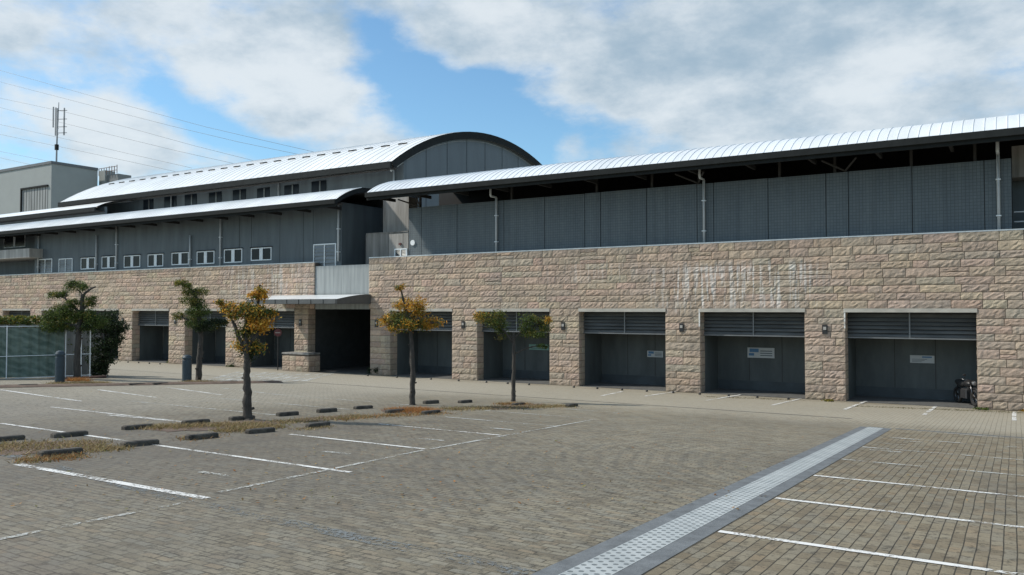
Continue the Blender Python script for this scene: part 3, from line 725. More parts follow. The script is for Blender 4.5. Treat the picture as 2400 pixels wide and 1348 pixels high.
# lower right of the gap: small louvred hatch and round plate
xa_, xb_ = wx(926, YP), wx(955, YP)
m = MB(); m.box(wx(912, YP), WRX[0] - .005, YP - .02, YP + .12, STR + .03, wz(935, 548, YP)); m.build('stair_parapet', M_conc_d, bld)
louvre(xa_, xb_, STR + .06, wz(940, 583, YP), YP - .02, bld, 5, 'vent_hatch')
p = atY(967, 569, YP - .05); m = MB(); c_ = []
m.add([(p.x + .145 * math.cos(a * math.pi / 12), YP - .06 + dy, p.z + .145 * math.sin(a * math.pi / 12)) for dy in (0, .06) for a in range(24)],
      [tuple(range(24))] + [(i, i + 24, (i + 1) % 24 + 24, (i + 1) % 24) for i in range(24)]); m.build('round_plate', M_white, bld)
p = atY(938, 572, YP - .05); m = MB(); m.box(p.x - .07, p.x + .07, YP - .1, YP - .025, p.z - .05, p.z + .05); m.build('alarm_lamp', M_red, bld)

# low curved roofs ---------------------------------------------------
def roof_profile(y0, z0, ang0, Rr, ang1, ylast):
    pts = []; n = 8
    for i in range(n + 1):
        a = ang0 + (ang1 - ang0) * i / n
        pts.append((y0 + Rr * (math.sin(ang0) - math.sin(a)), z0 + Rr * (math.cos(a) - math.cos(ang0))))
    y, z = pts[-1]; pts.append((ylast, z + (ylast - y) * math.tan(ang1) * .35)); return pts
def low_roof(x0, x1, YE, ZE, ylast, label, mroof, seam=.34, guards=False):
    pr = roof_profile(YE, ZE, R(35), 5.3, R(10), ylast)
    m = MB(); n = len(pr)
    vs = [(x, y, z) for x in (x0, x1) for (y, z) in pr]
    fs = [(i, i + n, i + n + 1, i + 1) for i in range(n - 1)]
    m.add(vs, fs); s_ = m; x = x0 + seam / 2; nf0 = len(fs)
    while x < x1:
        for i in range(n - 2):
            (ya, za), (yb, zb) = pr[i], pr[i + 1]
            s_.add([(x - .012, ya, za + .002), (x + .012, ya, za + .002), (x + .012, yb, zb + .002), (x - .012, yb, zb + .002), (x - .006, ya, za + .025), (x + .006, ya, za + .025), (x + .006, yb, zb + .025), (x - .006, yb, zb + .025)],
                   [(0, 4, 7, 3), (1, 2, 6, 5), (4, 5, 6, 7), (0, 1, 5, 4)])
        x += seam
    o_ = m.build('roof', mroof, bld, label=label); o_.data.polygons.foreach_set('use_smooth', [i < nf0 for i in range(len(o_.data.polygons))])
    if guards:
        s_ = MB(); x = x0 + seam
        k = 0
        while x < x1:
            (ya, za), (yb, zb) = pr[1 + k % 2 * 1], pr[2 + k % 2 * 1]
            s_.box(x - .014, x + .014, ya, ya + .03, za, za + .05); x += seam * 2; k += 1
        s_.build('snow_guards', M_gutter, o_)
    # gutter and fascia
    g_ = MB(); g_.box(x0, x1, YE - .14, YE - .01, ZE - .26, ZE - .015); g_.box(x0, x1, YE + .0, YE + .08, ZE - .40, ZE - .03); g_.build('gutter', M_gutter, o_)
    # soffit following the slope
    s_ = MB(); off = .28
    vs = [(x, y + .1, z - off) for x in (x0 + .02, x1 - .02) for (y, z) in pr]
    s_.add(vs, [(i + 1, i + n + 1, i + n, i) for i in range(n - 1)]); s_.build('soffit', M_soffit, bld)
    for X in (x0 + .02, x1 - .02):
        e_ = MB()
        for i in range(n - 1):
            (ya, za), (yb, zb) = pr[i], pr[i + 1]; e_.quad((X, ya, za - .28), (X, yb, zb - .28), (X, yb, zb), (X, ya, za))
        e_.build('verge_board', M_gutter, o_)
    p_ = MB(); p_.tube([(x0, YE + .45, ZE - .2), (x1, YE + .45, ZE - .2)], .07, 8); p_.build('eave_beam', M_rafter, bld)
    x = x0 + .6
    while x < x1:
        MB().box(x - .05, x + .05, YE + .1, YE + 1.6, ZE - .36, ZE - .2).build('rafter', M_soffit, bld); x += 2.4
YE = D - 1.35
ZR = H + .1003 * 1.898 * YE; ZL = H + .0975 * 1.898 * YE
low_roof(wx(858, YE), XEND + 1, YE, ZR, D + 7, None, M_roof_r)
low_roof(-100, wx(787, YE), YE, ZL, D + 6, None, M_roof, guards=False)
m = MB(); m.box(-84, WLX[1], YP + 5, YP + 5.2, 5, 10.4); m.build('rear_wall', M_panel, bld)
# downpipes
def pipe(px, tz, bz, side=0, parent=None, r=.055, Y=None, el=True):
    x = wx(px, YP - .1); P = []
    if el: P += [(x, YP - .62, tz + .3), (x, YP - .62, tz - .38), (x, YP - .58, tz - .42), (x, YP - .14, tz - .42), (x, YP - .1, tz - .46)]
    else: P += [(x, YP - .1, tz)]
    P += [(x, YP - .1, bz)]
    m = MB(); m.tube(P, r, 8); o = m.build('downpipe', M_pipe, bld, smooth=True)
    c = MB(); z = bz + .5
    while z < tz - 1.2: c.box(x - .08, x + .08, YP - .17, YP - .002, z, z + .04); z += 1.3
    c.build('pipe_clamps', M_frame, o)
for px in (1163, 1651, 2344): pipe(px, ZR - .15, STR + .04)
for px, el in ((88, True), (224, False), (271, True), (444, False), (515, True), (792, True)):
    pipe(px, ZL + .3 if el else wz(px, 552, YP), STL + .05, el=False)

# porch ---------------------------------------------------------------
YC = D - 2.65
cx0, cx1 = wx(578, YC), wx(871, D)
zf = wz(745, 712, YC); zf2 = wz(745, 701, YC); zb_ = wz(865, 690, D)
m = MB(); n = 6; top_ = [(YC + (D - .07 - YC) * i / n, zf2 + (zb_ - zf2) * math.sin(i / n * math.pi / 2)) for i in range(n + 1)]
vs = [(x, y, z) for x in (cx0, cx1) for (y, z) in top_]; m.add(vs, [(i, i + n + 1, i + n + 2, i + 1) for i in range(n)])
cano = m.build('porch_canopy', M_roof_r, bld, smooth=True)
m = MB(); 
for X in (cx0, cx1):
    for i in range(n): m.quad((X, top_[i][0], zf), (X, top_[i + 1][0], zf), (X, top_[i + 1][0], top_[i + 1][1] - .003), (X, top_[i][0], top_[i][1] - .003))
m.quad((cx0, YC - .004, zf), (cx1, YC - .004, zf), (cx1, YC - .004, zf2 - .004), (cx0, YC - .004, zf2 - .004))
m.quad((cx0, YC, zf), (cx0, D - .07, zf), (cx1, D - .07, zf), (cx1, YC, zf))
m.build('canopy_fascia', mat('canopy_grey', (.09, .095, .095), .5), cano)
m = MB(); k = 0
while cx0 + .5 + k * .9 < cx1: x = cx0 + .5 + k * .9; m.box(x - .012, x + .012, YC - .02, YC - .006, zf, zf2); k += 1
m.build('canopy_joints', M_gutter, cano)
a, b = PORCH
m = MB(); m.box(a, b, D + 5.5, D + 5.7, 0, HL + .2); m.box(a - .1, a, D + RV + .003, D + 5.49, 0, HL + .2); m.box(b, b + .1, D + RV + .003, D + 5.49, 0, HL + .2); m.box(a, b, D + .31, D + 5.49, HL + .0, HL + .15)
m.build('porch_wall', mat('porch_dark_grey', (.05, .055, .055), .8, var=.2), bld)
m = MB(); m.box(a + 1.3, a + 2.9, D + 5.3, D + 5.49, 0, 2.7); dr = m.build('porch_door', mat('brown_door', (.10, .065, .05), .5), bld)
m = MB(); m.box(a + 2.05, a + 2.1, D + 5.25, D + 5.299, 1.0, 1.3); m.build('door_handle', M_chrome, dr)
f = MB(); f.box(a, b, D + .02, D + 5.49, .003, .02); f.build('porch_floor', M_floor, bld)

# signs on the bay walls ----------------------------------------------
def sign(px0, px1, py0, py1, label, kind=0, grp='notice boards on the bay walls'):
    Y = YB - .03; a = atY(px0, py1, Y); b = atY(px1, py0, Y); zt = wz(px1, py0, Y); zb0 = wz(px1, py1, Y)
    t = thing('notice_sign', label, 'sign', (a.x, Y, zb0), grp)
    m = MB(); m.box(a.x, b.x, Y, Y + .025, zb0, zt); m.build('board', M_green if kind == 3 else M_sheet, t)
    w = b.x - a.x; h = zt - zb0; m = MB(); q = MB()
    if kind in (0, 1):
        m.box(a.x + w * .08, a.x + w * .42, Y - .006, Y - .001, zb0 + h * .55, zt - h * .1)
        m.box(a.x + w * .05, a.x + w * .25, Y - .006, Y - .001, zb0 + h * .2, zb0 + h * .45)
        for r_ in range(3): q.box(a.x + w * .48, a.x + w * .92, Y - .006, Y - .001, zb0 + h * (.2 + .22 * r_), zb0 + h * (.28 + .22 * r_))
    elif kind == 2:
        m.box(a.x + w * .5, a.x + w * .9, Y - .006, Y - .001, zb0 + h * .7, zb0 + h * .88)
        for r_ in range(3): q.box(a.x + w * .08, a.x + w * (.5 + .1 * r_), Y - .006, Y - .001, zb0 + h * (.15 + .16 * r_), zb0 + h * (.2 + .16 * r_))
    else:
        for r_ in range(2): q.box(a.x + w * .1, a.x + w * .9, Y - .006, Y - .001, zb0 + h * (.25 + .3 * r_), zb0 + h * (.35 + .3 * r_))
    if m.v: m.build('print', M_bluep, t)
    q.build('print_lines', M_dkp, t)
sign(1517, 1554, 823, 838, 'small white and blue notice board at the right edge of its bay', 0)
sign(1752, 1815, 816, 840, 'taller white and blue notice board on the wall of the second bay from the right', 1)
sign(2133, 2190, 834, 852, 'low wide pale notice board on the wall of the bay with the motorcycle', 2)
sign(1240, 1286, 808, 821, 'pale green notice board half behind the tree with the forked green and yellow crown', 3)
sign(320, 336, 785, 797, 'small pale paper notice in the bay right of the dark climbing shrub', 3)
sign(444, 457, 791, 803, 'small pale paper notice behind the slim layered pine', 3)

# ------------------------------------------------------------------ vaulted hall behind
YH = 31 * K; X0 = atY(918, 378, YH).x; ZH = 10.25 * K - .18
XHL = atY(140, 467, YH).x
hall = thing('vaulted_hall', 'blue grey hall with tall silver barrel roof and arched gable behind the stone base', 'building', ((X0 + XHL) / 2, 50, 0))
cyh, rise, half = 40.7 * K, 3.0 * K, 9.7 * K; Rh = (half * half + rise * rise) / (2 * rise); czh = 13.2 * K - Rh
a0 = math.asin(half / Rh); NA = 28
arc = [(cyh + Rh * math.sin(-a0 + 2 * a0 * i / NA), czh + Rh * math.cos(-a0 + 2 * a0 * i / NA)) for i in range(NA + 1)]
def vault(m, x0, x1, off, flip=False):
    pts = [(cyh + (Rh + off) * math.sin(-a0 + 2 * a0 * i / NA), czh + (Rh + off) * math.cos(-a0 + 2 * a0 * i / NA)) for i in range(NA + 1)]
    n = NA + 1; vs = [(x, y, z) for x in (x0, x1) for (y, z) in pts]
    fs = [(i, i + n, i + n + 1, i + 1) for i in range(NA)]
    if flip: fs = [f[::-1] for f in fs]
    m.add(vs, fs); return pts
m = MB(); pt = vault(m, XHL, X0, 0)
x = XHL + .4
while x < X0:
    for i in range(0, NA // 2 + 2):
        (ya, za), (yb, zb) = arc[i], arc[i + 1]; m.add([(x - .01, ya, za), (x + .01, ya, za), (x + .01, yb, zb), (x - .01, yb, zb), (x, ya, za + .03), (x, yb, zb + .03)], [(0, 4, 5, 3), (1, 2, 5, 4)])
    x += .7
vr = m.build('barrel_roof', M_roof, hall); vr.data.polygons.foreach_set('use_smooth', [i < NA for i in range(len(vr.data.polygons))])
m = MB(); pu = vault(m, XHL, X0, -.5, True)
m.build('roof_lining', mat('ribbed_soffit', (.14, .145, .14), .7, var=.2, scale=1, stretch=(9, .1, .1)), hall)
m = MB()
for X in (XHL, X0):
    for i in range(NA): m.quad((X, *pu[i]), (X, *pu[i + 1]), (X, *pt[i + 1]), (X, *pt[i]))
m.box(XHL, X0, arc[0][0] - .16, arc[0][0] - .01, arc[0][1] - .4, arc[0][1] - .02)
m.build('verge_board', M_gutter, vr)
m = MB(); m.tube([(XHL, YH + .5, arc[0][1] - .35), (X0, YH + .5, arc[0][1] - .35)], .09, 8); m.build('eave_beam', M_rafter, hall)
# horizontal joint line with clips on the vault
m = MB(); i = 4; (ya, za) = arc[i]; x = XHL + 2
while x < X0 - 1: m.box(x, x + .75, ya, ya + .06, za + .01, za + .09); x += 1.5
m.build('snow_rail', M_gutter, vr)
YW = YH + 1.5; XG = wx(945, YW)
m = MB(); m.box(wx(226, YW), XG, YW, YW + .3, 5, arc[2][1] - .2); m.build('side_wall', M_panel, hall)
gp = [(y, z) for (y, z) in pu if y >= YW and y < cyh * 2 - YW]
m = MB(); vs = [(XG - .02, YW, 5)] + [(XG - .02, YW, gp[0][1] - .1)] + [(XG - .02, y, z) for y, z in gp] + [(XG - .02, 2 * cyh - YW, 5)]
m.add(vs, [tuple(range(len(vs)))[::-1]]); m.build('gable_wall', M_panel_l, hall)
for k in range(1, 9):
    y = YW + k * 2.35; q = MB(); zt_ = czh + math.sqrt(max(1, Rh ** 2 - (y - cyh) ** 2)) - .52; q.box(XG - .015, XG - .008, y - .015, y + .015, 6, zt_); q.build('wall_joint', M_gutter, hall)
# ring of brackets under the gable edge
m = MB()
pm = [(cyh + (Rh - .62) * math.sin(-a0 + 2 * a0 * i / NA), czh + (Rh - .62) * math.cos(-a0 + 2 * a0 * i / NA)) for i in range(NA + 1)]
m.tube([(X0 - .35, y, z) for y, z in pm], .07, 6); m.build('gable_rim', mat('grey_rim', (.3, .32, .32), .6), hall)
for (a, b, t, bt) in ((333, 356, 470, 490), (382, 410, 463, 486), (430, 458, 458, 480), (487, 516, 453, 474), (543, 573, 447, 468), (600, 629, 443, 461), (664, 697, 436, 455), (728, 762, 427, 447)):
    x0, x1 = wx(a, YW - .05), wx(b, YW - .05)
    f = MB(); z0_, z1_ = wz(a, bt, YW) - .3, wz(a, t, YW); f.box(x0, x1, YW - .04, YW - .003, z0_, z1_); o = f.build('window', M_glass, hall)
    f = MB(); mx_ = x0 + (x1 - x0) * .6; f.box(mx_ - .06, mx_ + .06, YW - .07, YW - .042, z0_, z1_); f.build('mullion', M_louvre, o)
for px in (228, 398, 650, 921):
    m = MB(); x = wx(px, YW - .15); m.tube([(x, YW - .12, arc[0][1] + .1), (x, YW - .12, 8)], .06, 8); m.build('downpipe', M_pipe, hall, smooth=True)
# low wing roof at the far left
yw = 29.6 * K; zl = wz(100, 499, yw)
m = MB(); xe = wx(222, yw); pr = roof_profile(yw, zl, R(30), 6, R(8), yw + 5); n = len(pr)
m.add([(x, y, z) for x in (-110, xe) for (y, z) in pr], [(i, i + n, i + n + 1, i + 1) for i in range(n - 1)]); wr = m.build('wing_roof', M_roof, hall, smooth=True)
m = MB(); m.box(-110, xe, yw - .13, yw - .01, zl - .35, zl - .02); m.build('gutter', M_gutter, wr)
m = MB(); m.box(-110, xe - .1, yw + .8, yw + 1, 5, zl + .1); m.build('wing_wall', M_panel, hall)
m = MB(); m.box(-110, xe, yw, yw + .8, zl - .3, zl - .28); m.build('soffit', M_soffit, hall)

# ------------------------------------------------------------------ tower block at the left
YT = 78; c0 = atY(121, 379, YT); xr = c0.x
tw = thing('tower_block', 'plain pale grey flat roofed block with a louvred panel, far left behind the roofs', 'building', (xr - 10, YT + 8, 0))
yb2 = atX(229, 402, xr).y
m = MB(); m.box(-190, xr, YT, yb2, 0, c0.z); m.build('block_wall', M_tower, tw)
m = MB(); m.box(-190, xr + .15, YT - .15, YT - .01, c0.z - .35, c0.z + .12); m.box(xr + .01, xr + .15, YT - .01, yb2, c0.z - .35, c0.z + .12); m.box(-190, xr, YT, yb2, c0.z + .005, c0.z + .06)
m.build('roof_edge', mat('tower_edge', (.13, .14, .15), .6), tw)
a = atY(52, 440, YT - .1); b = atY(111, 437, YT - .1); zb2 = wz(52, 500, YT - .1)
m = MB(); m.box(a.x, b.x, YT - .06, YT - .01, zb2, b.z); lv = m.build('louvre_panel', mat('weathered_louvre', (.27, .285, .28), .7, var=.35, scale=.6, stretch=(3, 3, .2)), tw)
m = MB(); m.box(a.x - .25, a.x, YT - .3, YT - .01, zb2, b.z + .3); m.box(a.x - .25, b.x + .2, YT - .3, YT - .01, b.z, b.z + .3); m.build('panel_frame', M_gutter, lv)
m = MB(); k = a.x + .5
while k < b.x: m.box(k, k + .05, YT - .09, YT - .061, zb2, b.z); k += .9
m.build('panel_ribs', M_gutter, lv)
# rooftop plant
pY = yb2 - 3; a = atY(232, 425, yb2 + 1); b = atY(272, 425, yb2 + 1); zt2 = wz(250, 402, yb2 + 1)
tk = thing('rooftop_plant', 'small grey rooftop enclosure with rusty rails beside the tower block', 'roof plant', (a.x, yb2 + 1, 0))
m = MB(); m.box(a.x, a.x + (b.x - a.x) * .35, yb2 + 1, yb2 + 3, 0, zt2 + .3); m.build('shaft', M_tower, tk)
m = MB(); m.box(a.x + (b.x - a.x) * .35 + .01, b.x, yb2 + 1.4, yb2 + 4, 0, zt2 - .6); m.build('enclosure', mat('enclosure_grey', (.2, .215, .215), .7), tk)
m = MB(); zz = wz(250, 389, yb2 + 1)
for k in range(8):
    x = a.x - .2 + (b.x - a.x + .3) * k / 7; m.tube([(x, yb2 + 1.1, zt2 - .6), (x, yb2 + 1.1, zz - random.uniform(0, .4))], .07, 5)
for z_ in (zz - .3, zz - 1.0): m.tube([(a.x - .2, yb2 + 1.1, z_), (b.x + .1, yb2 + 1.1, z_)], .06, 5)
m.build('rails', mat('rusty_rail', (.16, .12, .105), .8, var=.3), tk)
# antenna mast
YM = YT + 3; bs = atY(132, 382, YM); tp = atY(138, 240, YM)
an = thing('antenna_mast', 'slim cellular antenna mast standing on the corner of the grey tower block', 'antenna', (bs.x, YM, bs.z - .5))
m = MB(); m.tube([(bs.x, YM, bs.z - 1.2), (bs.x + .1, YM, wz(134, 330, YM)), (tp.x, YM, tp.z)], [.16, .14, .06], 8); m.build('mast', mat('galvanised', (.3, .31, .32), .5), an)
for (px, dy, t, bt) in ((127, .3, 251, 317), (147, .3, 252, 316), (133, -.6, 252, 300), (141, -.5, 255, 318)):
    a = atY(px, t, YM); zb3 = wz(px, bt, YM); m = MB(); m.bbox(a.x - .13, a.x + .13, YM + dy - .1, YM + dy + .1, zb3, a.z, .04); m.build('panel_antenna', mat('antenna_grey', (.38, .39, .4), .6), an)
m = MB()
for py in (262, 282, 300, 314):
    z_ = wz(136, py, YM); m.tube([(wx(127, YM), YM + .3, z_), (wx(134, YM), YM - .5, z_), (wx(147, YM), YM + .3, z_)], .05, 5)
m.build('brackets', M_gutter, an)
m = MB(); z_ = wz(134, 345, YM); m.box(bs.x - .2, bs.x + .3, YM - .25, YM + .25, z_ - .5, z_ + .5); m.build('junction_box', M_gutter, an)

# power lines
WY = 150
for i, ps in enumerate(([(-30, 158), (0, 165), (240, 232), (480, 297), (600, 325), (735, 356)], [(-30, 186), (0, 192), (240, 254), (400, 295), (560, 333), (700, 362)], [(-30, 223), (0, 230), (150, 262), (300, 299), (460, 343), (600, 378)],
                       [(-30, 246), (0, 252), (150, 289), (300, 326), (420, 355), (560, 386)], [(-30, 285), (0, 292), (150, 325), (300, 360), (450, 394)], [(-30, 309), (0, 315), (150, 346), (300, 378), (420, 404)],
                       [(-30, 349), (0, 355), (110, 377), (210, 401)], [(-30, 364), (0, 370), (90, 390), (160, 405)])):
    m = MB(); pts = []
    for (a, b) in zip(ps[:-1], ps[1:]): pts += [atY(a[0], a[1], WY)]
    pts.append(atY(ps[-1][0], ps[-1][1], WY)); m.tube(pts, .045, 5)
    o = m.build('power_line', M_wire)
    tagmesh(o, ['topmost thin power line sloping down across the left sky', 'second power line from the top in the left sky', 'third power line from the top, passing the tip of the antenna', 'fourth power line from the top, crossing the upper antenna panels',
                'fifth power line from the top, crossing the foot of the antenna panels', 'sixth power line from the top, crossing the bare mast', 'second lowest power line, just above the tower block roof', 'lowest power line, meeting the tower block roof'][i], 'power line', 'power lines in the left sky')

# ------------------------------------------------------------------ wheel stops
def make_stop(label):
    o = MB(); o.bbox(-.075, .075, -.32, .32, -.03, .095, .02)
    return tagmesh(o.build('wheel_stop', M_stop), label, 'wheel stop', 'concrete wheel stops along the planted strips')
proto = None; YL = [6.1, 8.55, 11.25, 14.0, 16.5, 18.9]
cnt = 0
def put_stop(x, y, label):
    global proto
    rz = random.uniform(-.06, .06)
    if proto is None: proto = make_stop(label); o = proto
    else: o = proto.copy(); COL.objects.link(o); o['label'] = label
    o.location = (x, y, gz(y) + random.uniform(-.02, .005)); o.rotation_euler = (-math.atan(SL), random.uniform(-.03, .03), rz)
stops = [(142, 1068), (328, 1044), (473, 1028), (610, 1014), (745, 1000), (10, 1033), (163, 1023), (322, 1005), (459, 994), (567, 984), (674, 974), (766, 966), (851, 958), (925, 967), (1010, 946), (1090, 944), (1340, 953), (1215, 950), (1010, 970)]
desc = ['on the near side, second from the left edge', 'on the near side of the strip, touching the long white line', 'in dry grass left of the thick orange tree', 'just right of the thick orange tree, near side',
        'on the near side between the thick and the middle orange tree', 'cut by the left edge of the photo', 'on the far side, first whole one from the left', 'on the far side beside the long white line', 'on the far side, third from the left in full view',
        'at the left foot of the thick orange tree', 'just behind and right of the thick orange tree', 'on the far side midway between the two orange trees', 'on the far side left of the middle orange tree', 'in front of the middle orange tree, left of its base',
        'just right of the middle orange tree on the far side', 'between the middle orange tree and the forked tree', 'alone at the right end of the planted strip', 'at the foot of the forked tree', 'in front of the middle orange tree, right of its base']
for (px, py), d_ in zip(stops, desc):
    p = gnd(px, py); put_stop(p.x, p.y, 'dark wheel stop ' + d_)
for (px, py), d_ in zip([(65, 906), (320, 903), (375, 902), (540, 897)], ['below the blue bollard by the fence', 'between the two layered pines, left one', 'between the two layered pines, right one', 'right of the slim layered pine']):
    p = gnd(px, py); put_stop(p.x, p.y, 'dark wheel stop ' + d_)

# small ground studs in front of the bays
pst = None
for i, px in enumerate([862, 930, 1010, 1075, 1140, 1190, 1240, 1345, 1400, 1458, 1516, 1578, 1640, 1708, 1775, 1848, 300, 325, 350, 375]):
    py = 724 + (px + 1870) * .0562 + 4.0; p = gnd(px, py)
    if pst is None:
        pst = tagmesh(MB().lathe(0, 0, [(.05, -.02), (.05, .05), (.035, .075), (.01, .085)], 10).build('ground_stud', M_black), 'small black stud in the row on the ground before the bays', 'ground stud', 'black studs on the ground before the bays'); o = pst
    else: o = pst.copy(); COL.objects.link(o)
    o.location = (p.x, p.y, gz(p.y))

# ------------------------------------------------------------------ second planted strip, bollards, fence
m = MB(); A = gnd(-40, 908); B = gnd(650, 896)
def soil_strip(m, P, Q, w, h):
    P = Vector((P[0], P[1], 0)); Q = Vector((Q[0], Q[1], 0)); d = (Q - P).normalized(); n = Vector((-d.y, d.x, 0)) * w / 2; k = 24
    vs = []
    for i in range(k + 1):
        c = P + (Q - P) * i / k
        for s_, hh in ((-1, .0), (-.7, h), (0, h * random.uniform(.8, 1.4)), (.7, h), (1, 0)): q = c + n * s_; vs.append((q.x, q.y, gz(q.y) + hh + .004 + random.uniform(0, .01)))
    fs = [(i * 5 + j, i * 5 + j + 1, i * 5 + j + 6, i * 5 + j + 5) for i in range(k) for j in range(4)]; m.add(vs, fs)
soil_strip(m, A, B, 1.0, .05); m.build('planting_strip', M_soil, kind='structure')
def bollard(px, pyb, pyt, label):
    p = gnd(px, pyb); dist = p.x * -SA + p.y * CA; h = (pyb - pyt) * dist / F; r = 10.5 * dist / F
    t = thing('bollard', label, 'bollard', (p.x, p.y, p.z), 'dark blue bollards by the layered pines')
    MB().lathe(p.x, p.y, [(r, p.z - .05), (r, p.z + h * .80), (r * .95, p.z + h * .815)], 20).build('post', M_teal, t, smooth=False)
    MB().lathe(p.x, p.y, [(r * .82, p.z + h * .81), (r * .82, p.z + h * .85), (r * 1.04, p.z + h * .855), (r * 1.04, p.z + h * .9), (r * .8, p.z + h * .97), (r * .35, p.z + h), (.01, p.z + h * 1.003)], 20).build('cap', M_teal, t)
bollard(140, 899, 822, 'dark blue round bollard in front of the green netting fence')
bollard(438, 893, 832, 'dark blue round bollard beside the slim layered pine')

fa, fb = gnd(-260, 888), gnd(213, 886)
dfence = (Vector((fb.x, fb.y, 0)) - Vector((fa.x, fa.y, 0))); Lf = dfence.length; uf = dfence / Lf; nf = Vector((uf.y, -uf.x, 0))
def fz(px, py, P):   # height of image row py above point P
    dist = P.x * -SA + P.y * CA; return H - (py - 724) * dist / F
zt_ = fz(0, 763, fb); zb3 = fz(0, 878, fb)
fen = thing('netting_fence', 'low fence of green wind netting between white posts on a dark brown kerb', 'fence', (fb.x, fb.y, fb.z))
def fbox(m, s0, s1, t0, t1, z0, z1):
    P = [Vector((fa.x, fa.y, 0)) + uf * s + nf * t for s, t in ((s0, t0), (s1, t0), (s1, t1), (s0, t1))]
    m.add([(p.x, p.y, z) for z in (z0, z1) for p in P], [(3, 2, 1, 0), (4, 5, 6, 7), (0, 1, 5, 4), (1, 2, 6, 5), (2, 3, 7, 6), (3, 0, 4, 7)])
smax = Lf
m = MB(); k = 40; vs = []
for i in range(k * 3 + 1):
    s_ = (smax - 1.0) * i / (k * 3); P = Vector((fa.x, fa.y, 0)) + uf * s_ + nf * (.03 * math.sin(i * .9) + random.uniform(-.01, .01)); vs += [(P.x, P.y, zb3 + .03), (P.x + random.uniform(-.01, .01), P.y, (zt_ + zb3) / 2), (P.x, P.y, zt_ - .04 - .03 * abs(math.sin(i * .3)))]
fs = []
for i in range(k * 3):
    for j in range(2): fs.append((i * 3 + j, i * 3 + 3 + j, i * 3 + 4 + j, i * 3 + 1 + j))
m.add(vs, fs); m.build('netting', M_net, fen)
for s_ in [smax - .05, smax - .38, smax - .95] + [smax - .95 - 2.05 * k for k in range(1, 8)]:
    P = Vector((fa.x, fa.y, 0)) + uf * s_ + nf * -.06 * -1; m = MB(); m.tube([(P.x, P.y, fb.z), (P.x, P.y, zt_ + .03)], .02, 8); m.build('fence_post', M_white if s_ > smax - 3.5 else M_frame, fen)
for z_ in (zt_, (zt_ + zb3) / 2 - .15, zb3):
    m = MB(); fbox(m, 0, smax, .04, .075, z_ - .012, z_ + .012); m.build('fence_rail', M_frame, fen)
m = MB()
for i in range(9): s_ = smax - .9 + i * .1; fbox(m, s_, s_ + .007, .05, .06, zb3, zt_)
m.build('gate_bars', M_louvre, fen)
m = MB(); fbox(m, 0, smax + .55, -.12, .22, fb.z - .3, zb3 - .06); m.build('kerb', M_brown, fen)

# ------------------------------------------------------------------ foliage
def leaf(m, p, size, col, flat=0.0):
    n = Vector((random.gauss(0, 1), random.gauss(0, 1), random.gauss(0, 1) + flat)).normalized()
    a = n.orthogonal().normalized(); a = (Matrix.Rotation(random.uniform(0, 6.3), 3, n) @ a); b = n.cross(a)
    s_ = size * random.uniform(.6, 1.3)
    m.add([p - a * s_, p - b * s_ * .45, p + a * s_, p + b * s_ * .45], [(0, 1, 2, 3)], col)
def pal_pick(pal):
    c = random.choice(pal); k = random.uniform(.7, 1.3); return tuple(x * k for x in c)
GREEN = [(.07, .115, .026), (.095, .135, .03), (.13, .155, .035), (.055, .09, .028)]
DKG = [(.018, .035, .014), (.028, .048, .018), (.02, .03, .014), (.04, .06, .022)]
YELG = [(.22, .19, .04), (.15, .15, .035), (.26, .20, .04)]
ORNG = [(.58, .27, .03), (.64, .36, .05), (.48, .22, .03), (.60, .42, .08)]
